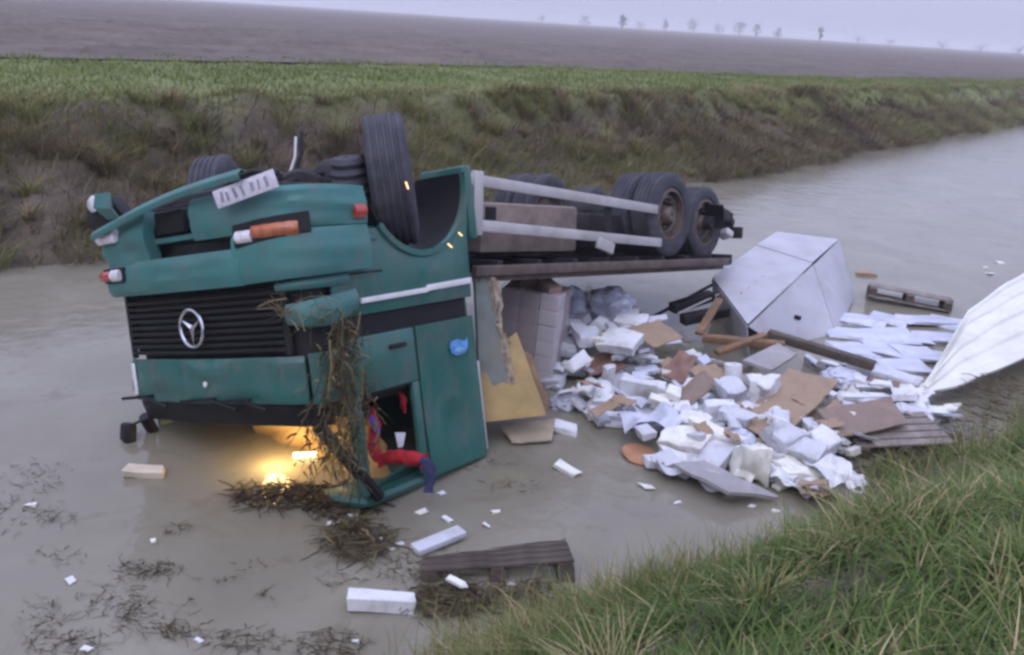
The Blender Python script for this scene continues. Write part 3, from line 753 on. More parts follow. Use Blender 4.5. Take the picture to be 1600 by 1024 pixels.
# --- wheels
def wheel(x, y, z, steer, m4, side=-1, r=.5, camber=0., parent=truck, wide=1.):
    w = .145
    prof = [(-.05, .18), (-.08, .2), (-.04, .29), (-.13, .3), (-.135, .275), (-.12, .315), (.12, .315), (.12, .29), (.0, .24), (-.02, .18)]
    rim = MB().lathe_y(prof, 28)
    rim.lathe_y([(-.14, .02), (-.14, .07), (-.1, .1), (-.02, .11), (.04, .18), (.04, .02)], 20)
    for k in range(10):
        a = 2 * math.pi * k / 10
        rim.tube([(.155 * math.cos(a), -.085, .155 * math.sin(a)), (.155 * math.cos(a), -.02, .155 * math.sin(a))], .014, 6)
    M = m4 @ Matrix.Translation((x, y, z)) @ Matrix.Rotation(steer, 4, 'Z') @ Matrix.Rotation(camber, 4, 'X')
    if side > 0: M = M @ Matrix.Rotation(math.pi, 4, 'Z')
    M = M @ Matrix.Diagonal((1, wide, 1, 1))
    o = rim.build('wheel', rimm, parent, M=M)
    tp = [(-.1, .3), (-.14, .33), (-.152, .4), (-.14, r - .035), (-.118, r - .006)]
    for k in range(4):
        yy = -.075 + .05 * k
        tp += [(yy - .016, r), (yy - .010, r - .014), (yy + .010, r - .014), (yy + .016, r)]
    tp += [(.118, r - .006), (.14, r - .035), (.152, .4), (.14, .33), (.1, .3)]
    MB().lathe_y(tp, 56).build('tyre', rubber, o)
    return o
I4 = Matrix.Identity(4)
wheel(-1.27, -1.03, .42, R(-43), I4, -1, r=.535, camber=R(2), wide=1.12)
wheel(-1.1, 1.0, .44, R(-36), I4, 1, r=.51)
XA = -5.755
for y, sd_ in ((-1.06, -1), (-.73, -1), (.73, 1), (1.06, 1)):
    wheel(XA, y, .5, 0, CM, sd_)
for y, sd_ in ((-.86, -1), (.86, 1)):
    wheel(XA - 1.28, y, .58, 0, CM, sd_, r=.47)

# --- chassis behind the cab (twisted against it)
for y in (-.39, .39):
    rl = MB(); rl.b2((-7.9, y - .035, .72), (-.6, y + .035, .98)); rl.build('frame_rail', under, truck, M=CM, bevel=.01)
for x in (-2.4, -3.5, -4.6, -5.3, -6.4, -7.6):
    MB().b2((x - .06, -.36, .78), (x + .06, .36, .92)).build('cross_member', under, truck, M=CM, bevel=.01)
for x, z in ((XA, .5), (XA - 1.28, .58)):
    ax = MB(); ax.tube([(x, -1.1, z), (x, -.4, z), (x, -.2, z), (x, .2, z), (x, .4, z), (x, 1.1, z)], [.09, .09, .17, .17, .09, .09], 12); ax.build('rear_axle', under, truck, M=CM)
MB().tube([(-2.2, 0, .62), (-5.6, 0, .54)], .055, 10).build('drive_shaft', under, truck, M=CM)
MB().tube([(-1.7, .3, .6), (-3.0, .42, .5), (-3.6, .7, .5)], .06, 8).build('exhaust_pipe', rust, truck, M=CM)
tk = MB().b2((-4.1, -1.0, .46), (-2.55, -.5, .93)).build('fuel_tank', tankm, truck, M=CM, bevel=.03, seg=2)
MB().b2((-2.75, -1.012, .5), (-2.6, -1.0, .62)).build('tank_cap', under, tk, bevel=.005)
MB().b2((-5.05, -.95, .52), (-4.4, -.55, .9)).build('tool_box', under, truck, M=CM, bevel=.02)
bx_ = MB().lathe_y([(-.3, .02), (-.3, .11), (-.26, .13), (.26, .13), (.3, .11), (.3, .02)], 20).build('air_reservoir', under, truck, M=CM @ Matrix.Translation((-4.7, .0, .6)) @ Matrix.Rotation(R(90), 4, 'Z'))
sg = MB(); sg.bar((-2.02, -1.21, .27), (-5.38, -1.21, .45), .035, .1)
sgo = sg.build('side_guard', alu, truck, M=CM, bevel=.008)
def sgb(nm, a, b_, w, h, m=alu): MB().bar(a, b_, w, h).build(nm, m, sgo, bevel=.008)
sgb('guard_rail', (-2.06, -1.21, .665), (-5.5, -1.21, .83), .035, .1)
MB().b2((-2.3, -1.24, .2), (-2.18, -1.19, .76)).build('guard_post', alu, sgo, bevel=.008)
MB().b2((-4.45, -1.2, .4), (-4.38, -1.14, 1.0)).build('guard_bracket', under, sgo, bevel=.006)
MB().b2((-2.2, -1.16, .3), (-2.12, -.4, .38)).build('guard_bracket', under, sgo, bevel=.006)
MB().box((-4.28, -1.24, .86), (.3, .05, .12), (0, R(14), 0)).build('broken_bracket', alu, sgo, bevel=.01)
# air lines, cables and brackets slung between the rails
rn = random.Random(31)
for k in range(22):
    x0 = rn.uniform(-7.2, -2.2); y0 = rn.uniform(-.75, .75); z0 = rn.uniform(.5, .72); ln = rn.uniform(.5, 1.6); pts = []
    for i in range(7):
        pts.append((x0 - ln * (i / 6 - .5), y0 + .12 * math.sin(i * 1.3 + k) + (.25 * i / 6 if k % 3 == 0 else 0), z0 - .09 * math.sin(math.pi * i / 6) + .03 * math.sin(i * 2.1 + k)))
    MB().tube(pts, rn.uniform(.01, .022), 6).build('air_line', rn.choice((under, black, rust)), truck, M=CM)
for k in range(10):
    x0 = rn.uniform(-7, -2.4); y0 = rn.choice((-1, 1)) * rn.uniform(.42, .62)
    MB().box((x0, y0, rn.uniform(.62, .8)), (rn.uniform(.08, .25), rn.uniform(.06, .16), rn.uniform(.1, .25)), (0, 0, rn.uniform(-.2, .2))).build('chassis_bracket', rn.choice((under, rust)), truck, M=CM, bevel=.012)
for k in range(12):
    x0 = rn.uniform(-1.7, -.3); y0 = rn.uniform(-.8, .8); pts = [(x0 + .3 * i / 5 - .15 + .05 * math.sin(k + i), y0 + .2 * math.sin(i * 1.1 + k), .42 - .12 * math.sin(math.pi * i / 5) + .04 * math.cos(k * 2 + i)) for i in range(6)]
    MB().tube(pts, rn.uniform(.012, .03), 6).build('hose', rn.choice((under, black)), truck)
# underside of the load bed
bed = MB().b2((-7.2, -1.2, 1.12), (-2.0, 1.2, 1.18)).build('load_bed', rust, truck, M=CM, bevel=.01)
MB().b2((-7.25, -1.265, 1.03), (-2.2, -1.2, 1.125)).build('bed_edge_beam', rust, bed, bevel=.012)
MB().b2((-7.75, 1.2, 1.0), (-2.0, 1.27, 1.14)).build('bed_edge_beam', rust, bed, bevel=.012)
for k in range(9):
    x = -2.6 - .6 * k
    MB().b2((x - .04, -1.2, .99), (x + .04, 1.2, 1.12)).build('bed_bearer', under, bed, bevel=.006)
MB().b2((-7.95, -1.1, .62), (-7.85, .9, .78)).build('underrun_bar', under, truck, M=CM, bevel=.015)
for k, (x, y, z, s) in enumerate([(-7.7, -.95, .55, .16), (-7.5, -1.05, .72, .14), (-8.0, -.75, .5, .2)]):
    MB().box((x, y, z), (s, s * 1.3, s * .7), (.3 * k, .5, .4 * k)).build('tail_lamp_bracket', alu if k == 1 else under, truck, M=CM, bevel=.02)
for y in (-.9, .9):
    P = [[(XA - .65 + .72 * math.cos(a), y - .3, .55 + .6 * math.sin(a)), (XA - .65 + .72 * math.cos(a), y + .3, .55 + .6 * math.sin(a))] for a in np.linspace(R(200), R(170), 4)]
    MB().grid(P, .01).build('mud_flap', black, truck, M=CM)
# ------------------------------------------------------------------ the spilled load
card = mat('cardboard', (.33, .235, .165), rough=.85, var=.18, scale=3, bump=.1, bscale=30, dirt=(.2, .15, .11), dirt_amt=.6)
card2 = mat('wet cardboard', (.235, .17, .135), rough=.7, var=.2, scale=3, bump=.1, bscale=30, dirt=(.13, .1, .08), dirt_amt=.6)
ply = mat('yellow plywood', (.36, .25, .1), rough=.7, var=.2, scale=3, bump=.1, dirt=(.16, .12, .07), dirt_amt=.6)
paper = [mat('white carton %s' % k, c, rough=.6, var=.06, scale=6, bump=.08, bscale=25, dirt=(.36, .33, .32), dirt_amt=.7, dirt_scale=4, mud=.3)
         for k, c in (('plain', (.7, .71, .74)), ('cream', (.78, .77, .7)), ('greyed', (.55, .56, .62)))]
film = mat('milky plastic film', (.52, .54, .64), rough=.3, var=.15, scale=5, bump=.5, bscale=14, bdist=.03)
greym = mat('pale grey sheet metal', (.43, .43, .47), rough=.5, var=.08, scale=2, bump=.05, dirt=(.3, .28, .28), dirt_amt=.5)
wood = mat('dark wet wood', (.06, .046, .038), rough=.7, var=.4, scale=9, bump=.4, bscale=30, dirt=(.16, .12, .09), dirt_amt=.6)
wood2 = mat('grey pallet wood', (.24, .2, .18), rough=.8, var=.3, scale=9, bump=.3, bscale=30, dirt=(.1, .08, .07), dirt_amt=.7)
wood3 = mat('orange brown timber', (.2, .115, .06), rough=.7, var=.35, scale=9, bump=.3, dirt=(.1, .07, .05), dirt_amt=.6)
inkm = mat('dark print', (.06, .06, .08), rough=.6, bump=0)
inkb = mat('blue print', (.12, .2, .45), rough=.6, bump=0)
inkg = mat('grey print', (.3, .29, .33), rough=.6, bump=0)
greyp = mat('grey plaster board', (.33, .31, .32), rough=.85, var=.15, bump=.1, dirt=(.18, .16, .14), dirt_amt=.5)
redc = mat('red cloth', (.36, .01, .02), rough=.85, var=.3, scale=10, bump=.5, bscale=25, bdist=.02)
navy = mat('navy cloth', (.025, .03, .085), rough=.85, var=.3, scale=10, bump=.5, bscale=25, bdist=.02)
purp = mat('violet cloth', (.16, .06, .42), rough=.85, var=.3, scale=10, bump=.5, bscale=25)

def carton_mesh(name, d, m, crumple=.06, seed=0, cuts=3):
    bm = bmesh.new(); bmesh.ops.create_cube(bm, size=1)
    bmesh.ops.scale(bm, vec=d, verts=bm.verts)
    bmesh.ops.bevel(bm, geom=list(bm.edges), offset=min(d) * .06, segments=1, affect='EDGES')
    bmesh.ops.subdivide_edges(bm, edges=[e for e in bm.edges if e.calc_length() > .07], cuts=cuts, use_grid_fill=True)
    mn = min(d); rw = random.Random(seed * 31 + 7)
    cw = [[[Vector([rw.uniform(-1, 1) * dd for dd in d]) * (crumple * .6) for _ in (0, 1)] for _ in (0, 1)] for _ in (0, 1)]
    for v in bm.verts:
        a, b_, c_ = [min(1, max(0, v.co[i] / d[i] + .5)) for i in range(3)]
        w_ = Vector()
        for i in (0, 1):
            for j in (0, 1):
                for k in (0, 1): w_ += cw[i][j][k] * ((a if i else 1 - a) * (b_ if j else 1 - b_) * (c_ if k else 1 - c_))
        v.co += w_
        q = Vector(v.co) * 5 + Vector((seed * 3.1, seed * 1.7, seed))
        v.co += mnoise.noise_vector(q) * crumple * mn * 1.6 + mnoise.noise_vector(q * 2.7) * crumple * mn * .6
    me = bpy.data.meshes.new(name); bm.to_mesh(me); bm.free()
    finish(me, m, 28); return me
_sd = [0]
def carton(px, py, z, d, yaw=0, tx=0, ty=0, label=None, group=None, m=0, crumple=.2, name='carton', cat='carton', mark=False):
    _sd[0] += 1
    if 860 < px < 1040 and py < 575: z += .24 * min(1, (575 - py) / 50)      # the heap stands higher behind
    me = carton_mesh(name, d, paper[m] if isinstance(m, int) else m, crumple, _sd[0])
    o = bpy.data.objects.new(name, me); COL.objects.link(o)
    o.location = at(px, py, z); o.rotation_euler = Euler((R(tx), R(ty), R(yaw)))
    tag(o, label, cat, group)
    if mark:
        MB().box((d[0] * .12, -d[1] / 2 * (1 + crumple * .3) - .003, d[2] * .05), (d[0] * .2, .004, d[2] * .3)).build('printed_mark', random.choice((inkm, inkb, inkg)), o)
    return o
def roll(px, py, z, r, ln, yaw=0, tilt=0, label=None):
    o = MB().lathe_y([(-ln / 2, .035), (-ln / 2, r * .97), (-ln / 2 + .01, r), (ln / 2 - .01, r), (ln / 2, r * .97), (ln / 2, .035)], 24).build('paper_roll', paper[0])
    o.location = at(px, py, z); o.rotation_euler = (R(tilt), 0, R(yaw)); tag(o, label, 'roll'); return o
def sack(px, py, z, d, yaw, label, m=None, amp=.3):
    _sd[0] += 1
    bm = bmesh.new(); bmesh.ops.create_icosphere(bm, subdivisions=4, radius=.5)
    for v in bm.verts:
        q = Vector(v.co) * 3.2 + Vector((_sd[0] * 4.3, 1, 2))
        k = 1 + amp * (abs(mnoise.noise(q)) * 1.6 - .3) + amp * .5 * mnoise.noise(q * 3)
        v.co = Vector((v.co.x * k * d[0], v.co.y * k * d[1], max(v.co.z * k, -.3) * d[2]))
    me = bpy.data.meshes.new('sack'); bm.to_mesh(me); bm.free(); finish(me, m or film, 40)
    o = bpy.data.objects.new('crumpled_sack', me); COL.objects.link(o); o.location = at(px, py, z); o.rotation_euler = (0, 0, R(yaw))
    return tag(o, label, 'sack')
def sheet(name, corners, thick, m, label, cat, amp=.015, bend=0., nu=10, nv=8):
    """corners: four world points in order round the sheet"""
    _sd[0] += 1
    A, B, C_, D = [Vector(c) for c in corners]; base = (A + B + C_ + D) / 4
    nrm = (B - A).cross(D - A).normalized(); P = []
    for i in range(nv + 1):
        row = []
        for j in range(nu + 1):
            s, t = j / nu, i / nv
            p = (A * (1 - s) + B * s) * (1 - t) + (D * (1 - s) + C_ * s) * t
            w = amp * mnoise.noise(Vector((s * 3 + _sd[0] * 5, t * 3, 1.3))) + bend * (math.sin(math.pi * s) - .5)
            e = .02 * mnoise.noise(Vector((s * 6, t * 6, _sd[0] * 2.)))
            row.append(p + nrm * w + (B - A) * (e if t in (0, 1) else 0) * .4 - base)
        P.append(row)
    o = MB().grid(P, thick).build(name, m, smooth=40); o.location = base
    return tag(o, label, cat)

# big pieces --------------------------------------------------------
# pale grey metal cabinet tipped on its corner
A, D = at(1113, 434, .50), at(1168, 508, .42)
ad_ = (D - A); B = at(1214, 362, .86); n_ = (B - A).cross(ad_).normalized()
if n_.z < 0: n_ = -n_
AB = B - A; AB2 = at(1310, 374, .8) - D
Cc = D + AB2
dn_ = -n_ * .62
cb = empty('metal_cabinet', A + dn_); tag(cb, 'large pale grey sheet metal cabinet tipped on its corner in the water', 'cabinet')
def cpan(name, pts, m=greym, th=.012):
    a, b_, c_, d_ = [Vector(p) - cb.location for p in pts]
    P = [[(a * (1 - s / 6) + b_ * (s / 6)) * (1 - t / 6) + (d_ * (1 - s / 6) + c_ * (s / 6)) * (t / 6) + Vector((0, 0, .012 * mnoise.noise(Vector((s, t, len(name)))))) for s in range(7)] for t in range(7)]
    return MB().grid(P, th).build(name, m, cb)
M1, M2 = A + AB * .66, D + AB2 * .66
cpan('top_panel', (A, M1, M2, D)); fold = n_ * -.012
cpan('lid', (M1 + n_ * .012, B + fold, Cc + fold, M2 + n_ * .012))
M2b, Cb, Db = at(1306, 528, -.04), at(1334, 462, .06), at(1222, 545, -.04)
cpan('side_panel', (D - n_ * .02, M2 - n_ * .02, M2b, Db)); cpan('side_panel', (M2 - n_ * .03 + AB * .01, Cc + fold * 1.3, Cb, M2b + AB * .01))
cpan('end_panel', (A - n_ * .02, D - n_ * .02, D + dn_, A + dn_)); cpan('end_panel', (B + fold * 1.3, Cc + fold * 1.3, Cc + dn_, B + dn_)); cpan('back_panel', (A - n_ * .02, B + fold * 1.3, B + dn_, A + dn_))
hd = MB(); hp = (D + M2 + M2b + Db) / 4 + Vector((.01, -.03, .01)) - cb.location; hd.box(hp, (.12, .03, .05), (0, .3, .6)); hd.build('latch', black, cb, bevel=.008)
for k in range(4): MB().box(A + AB * (.15 + .1 * k) + ad_ * .55 + n_ * .012 - cb.location, (.02, .02, .012)).build('rivet', alu, cb)

# white corrugated body panel on the near bank
lo = [at(1440, 622, .10), at(1492, 607, .20), at(1560, 580, .32), at(1640, 545, .42), at(1760, 490, .5)]
hi = [at(1446, 606, .14), at(1512, 488, .5), at(1570, 446, .62), at(1640, 408, .66), at(1760, 350, .7)]
def pl_(pts, t):
    k = min(int(t * (len(pts) - 1)), len(pts) - 2); f = t * (len(pts) - 1) - k; return pts[k] * (1 - f) + pts[k + 1] * f
base = lo[0]; P = []
for i in range(41):
    row = []
    for j in range(29):
        s, t = j / 28, i / 40; p = pl_(lo, s) * (1 - t) + pl_(hi, s) * t
        r_ = .03 * (1 if math.sin(t * 2 * math.pi * 4.2 + .5) > .35 else 0) + .05 * math.sin(t * math.pi) + .045 * mnoise.noise(Vector((s * 5, t * 4, 3)))
        row.append(p + Vector((0, 0, r_)) - base)
    P.append(row)
wp = mat('cream white body panel', (.7, .7, .65), rough=.4, var=.05, scale=2, bump=.03, dirt=(.5, .48, .42), dirt_amt=.5, dirt_scale=3)
o = MB().grid(P, .025).build('body_panel', wp, smooth=30); o.location = base
tag(o, 'large cream white corrugated truck body panel lying on the near bank', 'panel')

# broken bulkhead behind the cab
bh = empty('bulkhead_panel', at(790, 640, 0)); tag(bh, 'broken plywood bulkhead with grey-green edge, leaning right behind the teal cab', 'panel')
def bq(name, q, th, m, amp=.02):
    A, B, C_, D = [Vector(c) - bh.location for c in q]; P = []
    for i in range(9):
        row = []
        for j in range(7):
            s, t = j / 6, i / 8; p = (A * (1 - s) + B * s) * (1 - t) + (D * (1 - s) + C_ * s) * t
            row.append(p + Vector((0, 1, 0)) * amp * mnoise.noise(Vector((s * 3, t * 4, len(name)))))
        P.append(row)
    return MB().grid(P, th).build(name, m, bh)
gg = mat('grey green board', (.15, .17, .155), rough=.75, var=.2, bump=.15, dirt=(.22, .19, .15), dirt_amt=.6)
bq('edge_board', (atd(738, 424, 8.05), atd(764, 420, 8.15), atd(793, 604, 8.1), atd(748, 610, 8.0)), .04, gg)
bq('torn_edge', (atd(763, 432, 8.13), atd(772, 440, 8.15), atd(800, 600, 8.12), atd(792, 600, 8.1)), .05, mat('splintered wood', (.3, .24, .18), rough=.9, var=.5, scale=20, bump=.8, bscale=30), .05)
bq('plywood_sheet', (atd(750, 566, 8.0), atd(806, 520, 8.25), atd(853, 650, 8.1), atd(752, 660, 7.95)), .02, ply)
bq('plywood_sheet', (atd(800, 540, 8.3), atd(828, 556, 8.45), atd(858, 640, 8.2), atd(838, 650, 8.12)), .02, wood3)
sheet('plywood_offcut', (at(782, 668, .05), at(868, 655, .08), at(862, 690, .03), at(800, 694, .02)), .015, mat('pale ply', (.36, .29, .21), rough=.75, var=.2, bump=.1, dirt=(.2, .17, .13), dirt_amt=.6), 'pale plywood offcut lying on the water below the bulkhead', 'board')

# shrink-wrapped stack of cartons behind the cab
sk = empty('wrapped_carton_stack', at(822, 588, 0), (R(-3), R(2), R(-14))); tag(sk, 'shrink-wrapped stack of grey-mauve cartons standing beside the bulkhead', 'stack')
skm = [mat('mauve carton %d' % k, c, rough=.5, var=.12, scale=5, bump=.15, bscale=15, dirt=(.25, .18, .15), dirt_amt=.5) for k, c in enumerate(((.43, .32, .29), (.56, .5, .52), (.34, .235, .2)))]
for k in range(6):
    for i in range(3):
        for j in range(2):
            me = carton_mesh('carton', (.205, .24, .16), skm[(i * 2 + k * 3 + j) % 3], .02, i + 3 * k + 20 * j, 1)
            q = bpy.data.objects.new('carton', me); COL.objects.link(q); q.parent = sk
            q.location = ((i - 1) * .212, (j - .5) * .25, .085 + k * .165); q.rotation_euler = (0, 0, .04 * math.sin(k * 7 + i))
fl_ = mat('clear stretch film', (.7, .7, .78), rough=.25, var=.1, bump=.6, bscale=9, bdist=.03, alpha=.13)
ring = [(-.335, -.26), (0, -.268), (.335, -.26), (.345, 0), (.335, .26), (0, .265), (-.335, .26), (-.345, 0), (-.335, -.26)]
P = [[(x * (1 + .02 * math.sin(i * 2 + j)), y * (1 + .03 * math.sin(i * 3 + j * 2)), .02 + .99 * i / 12) for j, (x, y) in enumerate(ring)] for i in range(13)]
MB().grid(P, .002).build('stretch_film', fl_, sk)
for k in range(2):
    MB().box(((-.1, .15)[k], (.05, -.08)[k], 1.04), (.22, .16, .09), (.1, .2 * k, .3 - k)).build('top_carton', skm[2] if k else card2, sk, bevel=.01)

# cardboard ---------------------------------------------------------
sheet('cardboard_sheet', (at(1144, 662, .12), at(1232, 578, .3), at(1312, 598, .36), at(1212, 694, .16)), .012, card, 'large tan cardboard sheet lying across the heap in its middle', 'cardboard', amp=.04, bend=.03)
sheet('cardboard_sheet', (at(1276, 642, .3), at(1392, 624, .3), at(1418, 664, .24), at(1312, 686, .2)), .02, card2, 'brown cardboard sheet lying on the sunken pallet', 'cardboard', amp=.02)
sheet('cardboard_sheet', (at(982, 514, .46), at(1030, 500, .5), at(1068, 530, .44), at(1020, 543, .38)), .012, card, 'small tan cardboard flap below the black pole', 'cardboard', amp=.03)
sheet('cardboard_sheet', (at(1018, 648, .12), at(1098, 580, .3), at(1122, 600, .3), at(1066, 648, .14)), .012, card2, 'narrow brown cardboard strip beside the long white carton', 'cardboard', amp=.04)
sheet('cardboard_sheet', (at(905, 560, .2), at(965, 548, .26), at(978, 575, .2), at(920, 590, .1)), .012, mat('red brown cardboard', (.21, .12, .095), rough=.8, var=.25, bump=.1), 'red-brown cardboard piece among the white cartons', 'cardboard', amp=.05)
sheet('cardboard_sheet', (at(1030, 585, .22), at(1062, 548, .4), at(1090, 560, .38), at(1066, 600, .22)), .012, mat('red brown cardboard', (0, 0, 0)), 'upright red-brown cardboard flap left of the timbers', 'cardboard', amp=.04)
sheet('cardboard_sheet', (at(1075, 575, .3), at(1118, 570, .34), at(1140, 590, .3), at(1092, 598, .25)), .012, card, 'small tan cardboard scrap at the foot of the timbers', 'cardboard', amp=.03)
o = MB().prism([(.15 * math.cos(a) * (1 + .06 * math.sin(3 * a)), .17 * math.sin(a)) for a in np.linspace(0, 2 * math.pi, 25)[:-1]], 0, .015, axis=2).build('cardboard_disc', mat('orange cardboard', (.4, .2, .11), rough=.8, var=.2, bump=.1), bevel=.004)
o.location = at(998, 711, .02); o.rotation_euler = (R(6), R(4), 0); tag(o, 'round orange-brown cardboard disc floating in front of the heap', 'cardboard')
sheet('plaster_board', (at(1050, 730, .16), at(1098, 722, .16), at(1216, 780, .04), at(1138, 774, .12)), .03, greyp, 'grey plaster board slab tilted out of the water before the heap', 'board', amp=.02)
sheet('grey_board', (at(1160, 566, .34), at(1215, 540, .36), at(1245, 556, .34), at(1205, 582, .28)), .03, greyp, 'small grey board lying under the long brown timber', 'board', amp=.02)

# timbers and poles --------------------------------------------------
def timber(name, a, b_, w, h, m, label, cat='timber'):
    a, b_ = Vector(a), Vector(b_); o = MB().bar(a - a, b_ - a, w, h).build(name, m, bevel=.008); o.location = a; return tag(o, label, cat)
timber('timber', at(1200, 522, .38), at(1366, 572, .3), .12, .1, wood, 'long dark brown timber running from the metal cabinet towards the bank')
timber('timber', at(1098, 528, .3), at(1226, 540, .36), .12, .08, wood3, 'orange-brown timber lying under the metal cabinet corner')
timber('timber', at(1120, 552, .28), at(1196, 524, .4), .09, .06, wood3, 'short reddish timber crossing beneath the metal cabinet')
timber('timber', at(1110, 566, .26), at(1176, 578, .24), .08, .05, wood2, 'short grey batten in front of the crossed timbers')
timber('timber', at(1092, 522, .3), at(1124, 468, .52), .1, .04, wood3, 'thin brown plank standing aslant left of the metal cabinet')
timber('pole', at(1012, 500, .22), at(1122, 440, .42), .035, .035, black, 'thin black pole leaning up to the metal cabinet', 'pole')
timber('pole', at(1060, 490, .3), at(1150, 448, .46), .025, .025, alu, 'thin grey metal tube beside the black pole', 'pole')
for k, (a, b_, lb) in enumerate([((1050, 482, .3), (1112, 462, .4), 'dark frame fragment behind the black pole'), ((1066, 500, .28), (1136, 486, .36), 'dark frame fragment below the metal tube')]):
    timber('frame_fragment', at(*a), at(*b_), .14, .12, under, lb, 'fragment')

def pallet(loc, rot, label, m=wood2, mb=wood, L=1.2, Wd=.8):
    p = empty('pallet', loc, rot); tag(p, label, 'pallet')
    tb = MB().b2((-L / 2, -.05, 0), (L / 2, .05, .022)).build('board', m, p, bevel=.004); me = tb.data
    tb.location = (0, -Wd / 2 + .05, .122)
    def cp(src, nm, loc_, rz=0, sc=(1, 1, 1)):
        q = bpy.data.objects.new(nm, src); COL.objects.link(q); q.parent = p; q.location = loc_; q.rotation_euler = (0, 0, rz); q.scale = sc
    for k in range(1, 5): cp(me, 'board', (0.006 * k, -Wd / 2 + .05 + k * (Wd - .1) / 4, .122))
    for k in (-1, 0, 1): cp(me, 'bottom_board', (0, k * (Wd / 2 - .05), -.022))
    for k in (-1, 0, 1): cp(me, 'stringer', (k * (L / 2 - .06), 0, .099), math.pi / 2, (Wd / L, 1, 1))
    bl = MB().b2((-.06, -.05, 0), (.06, .05, .099)).build('block', mb, p, bevel=.004); bl.location = (-(L / 2 - .06), -(Wd / 2 - .05), 0)
    for i in (-1, 0, 1):
        for j in (-1, 0, 1):
            if (i, j) != (-1, -1): cp(bl.data, 'block', (i * (L / 2 - .06), j * (Wd / 2 - .05), 0))
    return p
pallet(at(774, 893, -.11), (R(-17), R(-4), R(7)), 'dark wet pallet half sunk at the foreground water edge', wood, wood, 1.05, .62)
pallet(at(1418, 470, .03), (R(-9), R(3), R(-20)), 'grey pallet with dark gaps floating beyond the heap', wood2, wood, 1.15, .6)
pallet(at(1388, 690, .04), (R(4), R(-2), R(9)), 'sunken grey pallet under brown cardboard at the near bank', wood2, wood, .95, .6)

# individually lying cartons, rolls and sacks --------------------------
sack(892, 478, .42, (.42, .36, .42), 20, 'crumpled white sack right of the wrapped carton stack')
sack(954, 478, .46, (.52, .4, .44), -10, 'biggest crumpled white sack at the back of the heap')
sack(882, 630, .03, (.3, .26, .22), 40, 'small crumpled sack lying at the left foot of the heap')
sack(1312, 592, .12, (.4, .3, .24), 0, 'crumpled lavender-white sack under the end of the long timber')
L_ = 'white carton '
carton(985, 502, .22, (.36, .26, .07), -20, 8, 0, 'flat white carton just below the biggest sack')
carton(918, 526, .2, (.28, .26, .13), 30, 14, 6, 'squarish white carton left of the small tan flap', m=2)
carton(972, 535, .24, (.42, .3, .13), -28, 18, -6, 'broad white carton tilted towards the camera in the back heap')
carton(880, 542, .14, (.3, .22, .17), 10, 0, 12, 'white carton against the wrapped stack foot', m=2)
roll(858, 580, .1, .12, .26, 60, 0, 'fat white paper roll beside the plywood bulkhead')
carton(950, 588, .16, (.11, .1, .21), 10, 4, -6, 'small white carton standing upright on red-brown cardboard')
carton(1008, 606, .12, (.5, .17, .19), -12, 12, 4, 'long white carton left of the brown cardboard strip', mark=True)
carton(958, 630, .08, (.46, .18, .15), -2, 8, 0, 'long white carton nearest the water on the left', mark=True)
carton(952, 650, .04, (.44, .14, .05), 3, 4, 0, 'thin white packet below the leftmost long carton')
carton(975, 664, .02, (.4, .12, .025), -6, 0, 0, 'white paper sheet floating before the left cartons')
carton(880, 670, .02, (.26, .16, .05), -15, 0, 4, 'white paper wad floating below the plywood', crumple=.3)
carton(1062, 606, .14, (.16, .14, .15), 24, 10, 0, 'small white carton at the end of the long carton', mark=True, m=2)
carton(1086, 664, .14, (.32, .22, .15), -38, 8, 6, 'white carton touching the brown strip at the front heap')
carton(1116, 680, .17, (.5, .16, .14), -42, 4, 8, 'long white carton slanting down beside the large cardboard sheet', m=1)
carton(1072, 694, .14, (.42, .32, .15), -28, 10, -10, 'big cream-white carton in the front heap', m=1)
carton(1046, 720, .05, (.4, .16, .08), 24, 0, 4, 'flat white carton at the front left edge of the heap')
carton(1104, 716, .11, (.32, .26, .12), -36, 14, 4, 'white carton behind the plaster board', m=2)
carton(1172, 724, .16, (.26, .2, .3), -6, -14, 3, 'bright white carton standing at the front of the heap', m=1)
carton(1222, 684, .24, (.34, .28, .24), 35, 18, 8, 'crushed white carton at the front right of the large cardboard sheet', crumple=.2, m=2)
carton(1256, 706, .18, (.34, .22, .15), -30, 14, 6, 'white carton lying right of the crushed carton', crumple=.14, m=2)
carton(1284, 692, .2, (.24, .2, .18), -48, 6, 18, 'white carton below the brown cardboard sheet corner', crumple=.12)
carton(1296, 726, .1, (.28, .15, .1), -34, 4, 4, 'small white carton at the right front edge', crumple=.12)
carton(1262, 742, .1, (.42, .12, .1), -4, 8, 0, 'narrow bright white carton lowest at the right front', m=1)
roll(1145, 584, .32, .09, .2, 20, 80, 'white paper roll standing upright behind the heap')
carton(1140, 612, .24, (.28, .22, .15), 20, 10, 0, 'white carton below the upright roll', m=2)
carton(1190, 606, .28, (.26, .2, .2), -22, 16, 0, 'white carton with a dark mark beside the large cardboard sheet', mark=True)
carton(1122, 636, .2, (.32, .15, .12), 12, 8, 0, 'white carton below the two stacked behind the front heap')
carton(1150, 652, .2, (.34, .14, .1), -40, 8, 0, 'slim white carton along the left edge of the large cardboard sheet', m=2)
carton(1352, 620, .14, (.5, .14, .06), 6, 0, 0, 'thin long white packet above the brown cardboard sheet')
carton(1398, 594, .12, (.48, .22, .13), -22, 4, 4, 'white carton between the milky sheets and the body panel', m=2)
carton(1376, 606, .1, (.46, .16, .05), -6, 0, 0, 'flat white packet next to the carton near the body panel')
carton(1424, 648, .1, (.36, .28, .1), -36, 8, 0, 'white carton at the right end of the brown cardboard sheet', m=2)
carton(1466, 650, .14, (.28, .18, .11), 18, 4, 0, 'rightmost white carton lying on the mud by the body panel')
